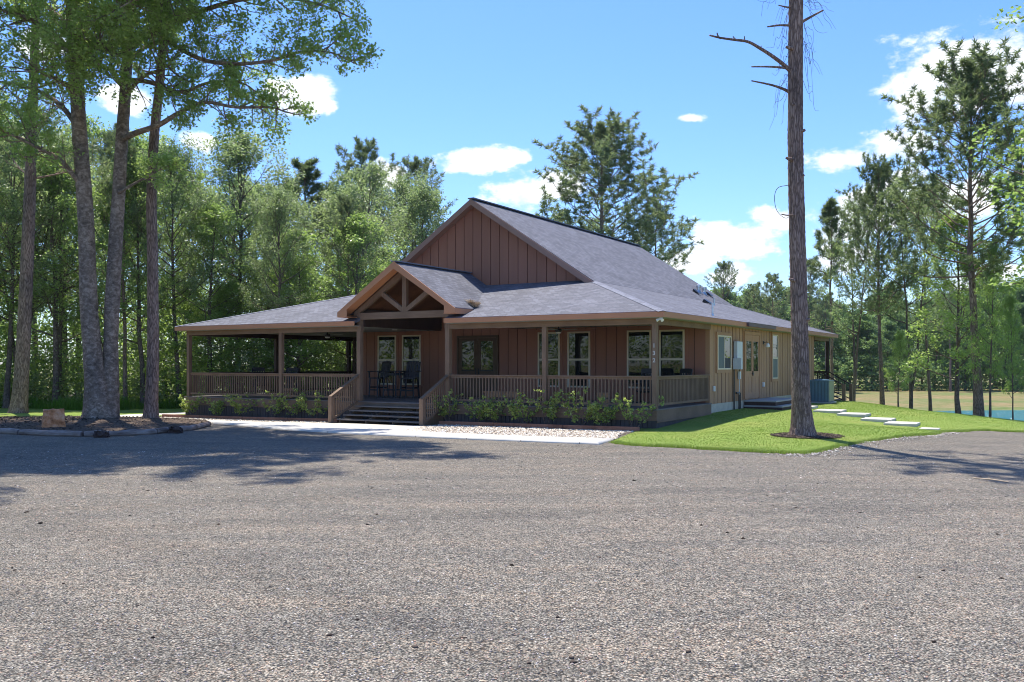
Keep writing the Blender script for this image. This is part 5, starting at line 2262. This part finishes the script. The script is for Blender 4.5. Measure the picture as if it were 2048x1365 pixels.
thicket('undergrowth', 3300, lambda g, n: g.uniform(-46, 3, n), lambda g, n, X: 45.2 + 1.2 * np.sin(X * .5) + np.abs(g.normal(0, 3.2, n)), lambda g, n: .2 + 4.4 * g.random(n) ** 1.2, .17, LEAFB, 61,
        'tangled green undergrowth along the foot of the left wood')
thicket('deep_understory', 2600, lambda g, n: g.uniform(-60, 12, n), lambda g, n, X: 62 + g.uniform(0, 14, n), lambda g, n: .3 + 8.5 * g.random(n) ** 1.1, .28, LEAFB, 64,
        'bright green understory deep inside the left wood', 22, .9)
thicket('mirrored_thicket', 900, lambda g, n: g.uniform(-58, -36, n), lambda g, n, X: g.uniform(-24, 40, n), lambda g, n: .2 + 6.5 * g.random(n), .35, LEAFB, 65,
        'green thicket facing the porch that its window panes mirror', 22, 1.1)
thicket('pale_brambles', 900, lambda g, n: g.uniform(-34, -4, n), lambda g, n, X: 44.4 + np.abs(g.normal(0, 1.2, n)), lambda g, n: .1 + 3.2 * g.random(n) ** 1.3, .15, LEAFG, 62,
        'pale green brambles in front of the left wood')
thicket('far_undergrowth', 1500, lambda g, n: g.uniform(12, 135, n), lambda g, n, X: 132 + np.abs(g.normal(0, 5, n)), lambda g, n: .2 + 4.5 * g.random(n), .5, FARLEAF, 63,
        'dark undergrowth along the foot of the far wood', 22, 1.2)


# --- foreground trees built from their own limbs
def ridged_trunk(pts, rads, name, mat, parent, sides=40, rings=120, amp=.05, seed=1, flare=None, freq=15):
    """tapered trunk with bark plates pushed out of the surface"""
    g = np.random.default_rng(seed)
    P = np.array(smooth_line(pts, 12))
    t = np.linspace(0, 1, len(P))
    tt = np.linspace(0, 1, rings)
    Pc = np.stack([np.interp(tt, t, P[:, i]) for i in range(3)], 1)
    tr_ = np.linspace(0, 1, len(rads))
    Rr = np.interp(tt, tr_, rads)
    th = np.linspace(0, 2 * math.pi, sides, endpoint=False)
    Z = Pc[:, 2]
    base = np.zeros((rings, sides))
    for k in range(7):
        f = freq * g.uniform(.4, 1.3)
        f = max(2, int(round(f)))
        ph = g.uniform(0, 6.28)
        wz = g.uniform(.6, 2.6)
        base += np.sin(f * th[None, :] + ph + np.sin(Z[:, None] * wz + g.uniform(0, 6)) * 1.6)
    base = base / 7
    Rm = Rr[:, None] * (1 + amp * base + .02 * g.normal(0, 1, (rings, sides)))
    if flare:
        hgt_ = Z - Z[0]
        lob = 1 + .28 * np.sin(5 * th + 1.0)[None, :] * .5
        Rm = Rm * (1 + flare * np.exp(-hgt_ / .38)[:, None] * lob)
    X = Pc[:, 0][:, None] + Rm * np.cos(th)[None, :]
    Y = Pc[:, 1][:, None] + Rm * np.sin(th)[None, :]
    Zz = np.repeat(Z[:, None], sides, 1)
    V = np.stack([X, Y, Zz], -1).reshape(-1, 3)
    i = np.arange(rings - 1)[:, None] * sides
    j = np.arange(sides)[None, :]
    j2 = (j + 1) % sides
    Fc = np.stack([i + j, i + j2, i + sides + j2, i + sides + j], -1).reshape(-1, 4)
    return fast_mesh(name, V, Fc, mat, parent, smooth=True)


def loc_pts(pxs, Y, o):
    return [tuple(Vector(at(a, b, Y + (c[0] if c else 0))) - Vector(o)) for a, b, *c in pxs]


# the bare pine on the right lawn
YP = 22.1
o_ = Vector((at(1604, 875, YP)[0], YP, hz(7.1, 22.1)))
bp = empty('bare_pine', o_)
tag(bp, 'tall bare pine trunk with dead branch stubs standing on the right lawn', 'pine tree')
tpts = loc_pts([(1608, 890), (1605, 850), (1602, 790), (1600, 700), (1598, 600), (1594, 450), (1591, 300), (1591, 150), (1592, 0), (1596, -150), (1600, -300), (1604, -450), (1610, -650)], YP, o_)
ridged_trunk(tpts, [.30, .245, .215, .20, .198, .19, .18, .172, .168, .15, .13, .1, .05], 'trunk', PBARK, bp, 56, 420, .055, 4, .42, 15)
W = Wood(9)


def px_branch(W, pxs, Y, o, r0, r1, n=6, jit=0):
    pts = loc_pts(pxs, Y, o)
    pts = smooth_line(pts, 4)
    k = len(pts)
    W.mb.tube(pts, [r0 + (r1 - r0) * i / (k - 1) for i in range(k)], n)
    return pts


B = MB
W = Wood(9)
px_branch(W, [(1592, 196, 0), (1574, 182, -.05), (1545, 171, -.2), (1503, 162, -.3)], YP, o_, .05, .018)
W.mb.build('dead_branch', PBARK, bp, smooth=True)
W = Wood(9)
px_branch(W, [(1590, 146, 0), (1572, 137, -.1), (1540, 134, -.2), (1503, 134, -.3)], YP, o_, .038, .016)
W.mb.build('dead_branch', PBARK, bp, smooth=True)
W = Wood(9)
px_branch(W, [(1592, 156, 0), (1572, 134, -.1), (1545, 113, -.25), (1520, 97, -.3), (1496, 84, -.4), (1468, 80, -.5), (1440, 76, -.55), (1419, 71, -.6)], YP, o_, .058, .022)
px_branch(W, [(1441, 78, -.53), (1436, 72, -.5), (1434, 66, -.5)], YP, o_, .02, .014)
px_branch(W, [(1472, 80, -.45), (1468, 76, -.45), (1466, 73, -.45)], YP, o_, .016, .01)
px_branch(W, [(1520, 98, -.3), (1522, 94, -.3), (1523, 92, -.3)], YP, o_, .014, .01)
px_branch(W, [(1490, 82, -.4), (1489, 77, -.4), (1489, 73, -.4)], YP, o_, .012, .01)
W.mb.build('dead_branch', PBARK, bp, smooth=True)
W = Wood(9)
px_branch(W, [(1592, 52, 0), (1560, 51, -.1), (1535, 54, -.2)], YP, o_, .035, .018)
W.mb.build('dead_branch', PBARK, bp, smooth=True)
W = Wood(9)
px_branch(W, [(1594, 50, 0), (1615, 38, .1), (1646, 21, .2)], YP, o_, .045, .02)
W.mb.build('dead_branch', PBARK, bp, smooth=True)
W = Wood(9)
px_branch(W, [(1592, 18, 0), (1575, 15, -.1), (1557, 11, -.1)], YP, o_, .03, .015)
W.mb.build('dead_branch', PBARK, bp, smooth=True)
W = Wood(9)
px_branch(W, [(1590, 430, -.15), (1575, 431, -.25), (1563, 429, -.3)], YP, o_, .02, .012)
W.mb.build('dead_branch', PBARK, bp, smooth=True)
W = Wood(9)
px_branch(W, [(1576, 371, -.15), (1556, 376, -.3), (1549, 395, -.3), (1554, 422, -.3), (1572, 437, -.3), (1586, 424, -.25)], YP, o_, .008, .006, 4)
W.mb.build('hanging_vine', TBARK, bp, smooth=True)
for k, (kx, ky) in enumerate(((1606, 262), (1577, 318), (1604, 352), (1583, 560), (1616, 640), (1590, 210), (1577, 96), (1612, 742))):
    W = Wood(9)
    sg_ = 1 if kx > 1594 else -1
    px_branch(W, [(kx - sg_ * 8, ky + 2, -.12), (kx, ky, -.14), (kx + sg_ * 5, ky - 2, -.16)], YP, o_, .055, .028, 7)
    W.mb.build('knot', PBARK, bp, smooth=True)
W = Wood(9)
rr2 = random.Random(3)
for k in range(46):                      # hanging dead vines and twigs round the top
    side = -1 if k % 2 else 1
    x0 = 1592 + side * rr2.uniform(8, 20)
    y0 = rr2.uniform(-60, 170)
    pts = [(x0, y0, rr2.uniform(-.3, .3))]
    xx_, yy_ = x0, y0
    reach = rr2.uniform(12, 45) if y0 > 30 else rr2.uniform(25, 110 if side > 0 else 55)
    st_ = rr2.randint(4, 6)
    for q in range(st_):
        xx_ += side * reach / st_ * rr2.uniform(.2, 1.5)
        yy_ += rr2.uniform(-6, 30)
        pts.append((xx_, yy_, pts[-1][2] + rr2.uniform(-.1, .1)))
    px_branch(W, pts, YP, o_, .006, .003, 3)
for k in range(16):                      # vines lying on the bark
    x0 = 1592 + rr2.uniform(-13, 12)
    y0 = rr2.uniform(0, 760)
    pts = []
    for q in range(6):
        pts.append((x0 + rr2.uniform(-3, 3), y0 + q * rr2.uniform(8, 16), -.20))
    px_branch(W, pts, YP, o_, .006, .004, 3)
tag(W.mb.build('dead_twigs', TBARK, bp), kind='stuff')
W = Wood(10)
top = Vector(tpts[-1])
for j in range(30):                      # living crown high above the frame
    t = (j + rr2.random()) / 30
    q = Vector(tpts[8]).lerp(top, .22 + .78 * t)
    az = j * 2.4
    el = R(0 + 45 * t)
    W.branch(q, (math.cos(az) * math.cos(el), math.sin(az) * math.cos(el), math.sin(el)), (3.9 - 2.0 * t) * rr2.uniform(.7, 1.1), .05, 1, .4, (4, 6), 4, .75, .14, .3, .42)
W.mb.build('limbs', PBARK, bp)
Vn, Fn = needles(W.clumps, W.dirs, 18, .34, .024, 5)
fast_mesh('crown', Vn, Fn, NEEDLE, bp)

# the twin-trunk tree on the mulch bed
YO = 29.8
ox, oy = at(197, 843, YO)[0], YO
o_ = Vector((ox, oy, hz(ox, oy) + .05))
tw = empty('twin_trunk_tree', o_)
tag(tw, 'large leafy tree with two pale trunks rising from one base on the mulch bed', 'tree')
t1 = loc_pts([(201, 858), (197, 825), (192, 770), (184, 690), (177, 600), (174, 500), (168, 380), (160, 280), (153, 160), (147, 60), (140, -40), (132, -180), (125, -330)], YO, o_)
ridged_trunk(t1, [.56, .45, .35, .285, .275, .255, .24, .23, .215, .20, .18, .14, .08], 'trunk', OBARK, tw, 44, 260, .02, 6, .38, 6)
t2 = loc_pts([(214, 850), (219, 800), (221, 740), (222, 680), (225, 600), (231, 490), (238, 380), (243, 290), (250, 190), (256, 90), (262, -10), (270, -150), (280, -300)], YO + .25, o_)
ridged_trunk(t2, [.36, .30, .255, .225, .235, .22, .205, .195, .18, .165, .15, .11, .06], 'trunk', OBARK, tw, 40, 240, .02, 7, .2, 6)
W = Wood(12)


def leafy_limb(W, pxs, Y, o, r0, r1, nsub, lsub, start=.25, lvl=1, up=.15):
    pts = px_branch(W, pxs, Y, o, r0, r1, 7)
    P = [Vector(p) for p in pts]
    for j in range(nsub):
        t = start + (1 - start) * (j + W.r.random()) / nsub
        q = Vector(W._pt(P, min(t, 1)))
        x = min(int(t * (len(P) - 1)), len(P) - 2)
        dd = (P[x + 1] - P[x]).normalized()
        side = Vector((W.r.uniform(-1, 1), W.r.uniform(-1, 1), W.r.uniform(-.7, .7)))
        side = (side - dd * side.dot(dd)).normalized()
        W.branch(q, dd * .6 + side * .9, lsub * W.r.uniform(.6, 1.15), r1 * .9 + .008, lvl, up, (3, 3), 4, .85, .2, .2, .5)
    W.clumps.append(tuple(P[-1]))
    W.dirs.append((0, 0, 1))


# limbs of the right-hand trunk reaching over the yard
leafy_limb(W, [(246, 277, 0), (275, 265, -.4), (318, 250, -.8), (360, 225, -1.2), (410, 205, -1.8), (470, 215, -2.2), (540, 215, -2.6), (572, 225, -2.8)], YO, o_, .11, .02, 20, 1.0, .35, 1)
leafy_limb(W, [(256, 90, 0), (300, 70, -.6), (350, 45, -1.2), (410, 20, -2), (480, 0, -2.8), (560, -5, -3.5), (640, 10, -4), (690, 30, -4.2)], YO, o_, .12, .02, 26, 1.15, .25, 1)
leafy_limb(W, [(330, 80, -.8), (400, 118, -1.6), (470, 128, -2.4), (540, 122, -3.2), (600, 105, -3.8), (660, 105, -4.2), (715, 130, -4.4)], YO, o_, .08, .015, 28, .95, .15, 1)
leafy_limb(W, [(252, 160, 0), (300, 165, -.4), (360, 185, -.7), (420, 165, -1.0), (480, 165, -1.3), (520, 190, -1.6)], YO, o_, .09, .018, 18, 1.1, .2, 1)
leafy_limb(W, [(236, 385, 0), (265, 370, .3), (310, 345, .5), (345, 330, .6)], YO, o_, .06, .015, 8, 1.0, .4, 1)
leafy_limb(W, [(262, -10, 0), (330, -60, .8), (420, -90, 1.2), (520, -110, 1.6), (600, -90, 1.8)], YO, o_, .12, .02, 22, 1.6, .2, 1)
# limbs of the left-hand trunk
leafy_limb(W, [(172, 372, 0), (150, 355, -.2), (120, 320, -.4), (85, 300, -.5), (40, 278, -.6), (0, 260, -.7), (-50, 245, -.8)], YO, o_, .10, .02, 20, 1.5, .2, 1)
leafy_limb(W, [(160, 260, 0), (120, 210, .3), (70, 180, .6), (10, 165, .8), (-60, 160, 1.0)], YO, o_, .10, .02, 20, 1.7, .15, 1)
leafy_limb(W, [(152, 120, 0), (110, 70, -.4), (60, 40, -.8), (0, 20, -1.2), (-80, 10, -1.6)], YO, o_, .11, .02, 24, 1.8, .15, 1)
leafy_limb(W, [(150, 90, 0), (190, 40, -.8), (230, 20, -1.6), (280, 10, -2.4)], YO, o_, .09, .02, 18, 1.6, .15, 1)
for (a, b, c, dz, ns) in ((150, 140, 190, -2.6, 22), (250, 180, 200, -2.6, 22), (248, 130, 330, 2.4, 18), (147, 70, 100, 3.0, 22), (262, 20, 330, -3.2, 22), (140, -60, 60, -3.4, 24), (150, 60, 240, -3.6, 24),
                          (250, 190, 320, -1.5, 16), (160, 200, 90, -2.4, 18), (270, -120, 350, -2.0, 24), (130, -160, 40, 2.0, 22), (270, -200, 330, 2.0, 22), (130, -240, 120, -2.8, 24)):
    leafy_limb(W, [(a, b, 0), ((a + c) / 2, b - 35, dz * .5), (c, b - 50, dz), (c + (c - a) * .3, b - 60, dz * 1.4)], YO, o_, .08, .02, ns, 1.5, .2, 1)
W.mb.build('limbs', OBARK, tw, smooth=True)
for j in range(20):                      # long limbs towards the yard, above the frame
    q = Vector(t2[-1 - (j % 4)]) if j % 2 else Vector(t1[-1 - (j % 4)])
    az = R(-90) + R(58) * math.sin(j * 2.1)
    W.branch(q, Vector((math.cos(az) + .15, math.sin(az), .05 + .2 * W.r.random())), W.r.uniform(7.5, 11.0), .11, 2, .0, (5, 5), 5, .8, .1, .25, .36)
for j in range(34):                      # high crown above the frame, reaching over the yard
    q = Vector(t2[-1 - (j % 3)]) if j % 2 else Vector(t1[-1 - (j % 3)])
    az = j * 2.4
    d_ = Vector((math.cos(az) - .3, math.sin(az) - .7, .12 + .25 * W.r.random()))
    W.branch(q, d_, W.r.uniform(5.5, 9.0), .10, 2, .1, (5, 5), 5, .8, .12, .2, .42)
hi = [c for c in W.clumps if (c[2] + o_[2] - CAMZ) > .44 * (c[1] + o_[1])]
lo = [c for c in W.clumps if (c[2] + o_[2] - CAMZ) <= .44 * (c[1] + o_[1])]
lo = [c for c in lo if rr2.random() < .9]
Vl, Fl = foliage(lo, 23, .29, .10, 8, .3, .6)
Vh, Fh = foliage(hi, 26, .42, .19, 88, .3, .6)
fast_mesh('crown', np.concatenate([Vl, Vh]), np.concatenate([Fl, Fh + len(Vl)]), LEAFB, tw)

# pine between the twin-trunk tree and the porch
YQ = 31.5
ox = at(303, 840, YQ)[0]
o_ = Vector((ox, YQ, hz(ox, YQ)))
t = empty('pine_tree', o_)
tag(t, 'straight pine trunk on the mulch bed between the twin-trunk tree and the porch', 'pine tree')
tp = loc_pts([(301, 846), (303, 800), (306, 720), (306, 620), (305, 500), (303, 400), (308, 280), (318, 180), (326, 80), (333, -20), (340, -160), (348, -320)], YQ, o_)
ridged_trunk(tp, [.24, .215, .2, .185, .178, .17, .16, .15, .14, .125, .09, .04], 'trunk', PBARK, t, 36, 260, .045, 8, .3, 11)
W = Wood(13)
for j in range(26):
    tt_ = (j + rr2.random()) / 26
    q = Vector(tp[7]).lerp(Vector(tp[-1]), tt_) + Vector((0, 0, 0))
    az = j * 2.4
    el = R(5 + 45 * tt_)
    W.branch(q, (math.cos(az) * math.cos(el), math.sin(az) * math.cos(el), math.sin(el)), (3.2 - 1.5 * tt_) * rr2.uniform(.7, 1.1), .04, 1, .4, (4, 6), 4, .75, .14, .3, .42)
W.mb.build('limbs', PBARK, t)
Vn, Fn = needles(W.clumps, W.dirs, 18, .30, .02, 9)
fast_mesh('crown', Vn, Fn, NEEDLE, t)

# leaning pine at the far left
YQ = 38.5
ox = at(38, 822, YQ)[0]
o_ = Vector((ox, YQ, hz(ox, YQ)))
t = empty('pine_tree', o_)
tag(t, 'slightly leaning pine at the left edge behind the orange rock', 'pine tree')
tp = loc_pts([(36, 830), (41, 780), (46, 700), (51, 600), (56, 480), (60, 380), (62, 300), (66, 200), (70, 90), (74, -20), (80, -150), (84, -260)], YQ, o_)
ridged_trunk(tp, [.34, .30, .275, .26, .245, .23, .21, .19, .17, .14, .09, .04], 'trunk', PBARK, t, 36, 260, .045, 18, .25, 11)
W = Wood(14)
for j in range(28):
    tt_ = (j + rr2.random()) / 28
    q = Vector(tp[5]).lerp(Vector(tp[-1]), tt_)
    az = j * 2.4
    el = R(0 + 45 * tt_)
    W.branch(q, (math.cos(az) * math.cos(el), math.sin(az) * math.cos(el), math.sin(el)), (4.0 - 2 * tt_) * rr2.uniform(.7, 1.1), .05, 1, .4, (4, 6), 4, .75, .14, .3, .42)
W.mb.build('limbs', PBARK, t)
Vn, Fn = needles(W.clumps, W.dirs, 16, .34, .026, 19)
fast_mesh('crown', Vn, Fn, NEEDLE, t)

# ------------------------------------------------------------------ shrubs along the porch


def shrub(u, v, h, spread, seed, label):
    x, y = uvw(u, v)
    W = Wood(seed)
    r = W.r
    t = empty('shrub', (x, y, hz(x, y) + .03))
    tag(t, label, 'shrub', 'shrubs along the porch skirt')
    pts_c = []
    for k in range(r.randint(7, 9)):
        az = r.uniform(0, 6.28)
        d = Vector((math.cos(az) * spread * 1.5, math.sin(az) * spread * .8, 1)).normalized()
        ln = h * r.uniform(.7, 1.1)
        pts = [Vector((0, 0, -.03))]
        for i in range(6):
            d = (d + Vector((r.uniform(-.1, .1), r.uniform(-.1, .1), -.03))).normalized()
            pts.append(pts[-1] + d * ln / 6)
            if i > (1 if k % 2 else 0):
                for _ in range(2):
                    s = Vector((r.uniform(-1, 1), r.uniform(-1, 1), r.uniform(.1, .9))).normalized() * r.uniform(.08, .2)
                    W.mb.tube([pts[-1], pts[-1] + s], [.004, .002], 3, cap=False)
                    pts_c.append(tuple(pts[-1] + s * .6))
                    pts_c.append(tuple(pts[-1] + s))
        W.mb.tube(pts, [.010 - .0012 * i for i in range(7)], 5, cap=False)
    W.mb.build('stems', TBARK, t)
    Vl, Fl = foliage(pts_c, 5, .065, .075, seed, .3, .6)
    fast_mesh('leaves', Vl, Fl, SHRUBL, t)


sh = [(898, 1.0, .35, 'first shrub right of the entry stairs, leafy and upright'), (952, .85, .4, 'second shrub right of the entry stairs, below the bench'), (992, .95, .55, 'wide vase-shaped shrub below the right end of the bench'),
      (1047, .95, .45, 'bushy shrub just left of the middle porch post on the right side'), (1092, 1.1, .35, 'tall shrub in front of the middle porch post on the right side'),
      (1160, 1.1, .5, 'large spreading shrub left of the barrel planter'), (1206, .8, .35, 'small low shrub below the barrel planter'), (1268, 1.15, .5, 'vase-shaped shrub at the right corner post'),
      (378, .9, .35, 'shrub at the far left corner of the porch'), (436, .8, .4, 'second shrub from the left end of the porch'), (488, 1.0, .5, 'vase-shaped shrub below the left porch railing, third from the left end'),
      (543, 1.1, .45, 'tall thin-stemmed shrub just left of the left middle post'), (588, 1.05, .35, 'upright shrub just right of the left middle post'), (633, 1.0, .5, 'full shrub immediately left of the entry stairs')]
for i, (px, h, s, lb) in enumerate(sh):
    shrub(u_at(px, -.48), -.48, h, s, 100 + i, lb)
for i, (px, py) in enumerate(((1240 - 320, 8), )):
    pass
# a fallen twig on the gravel
x, y = gnd(1985, 964)
b = MB()
b.tube([(x - .18, y + .25, .03), (x, y, .035), (x + .12, y - .25, .03)], [.01, .012, .006], 5)
b.tube([(x - .02, y + .03, .03), (x + .02, y + .16, .06)], [.007, .004], 4)
o = b.build('fallen_twig', DEBRIS)
tag(o, 'pale forked twig lying on the gravel in the pine shadow', 'twig')
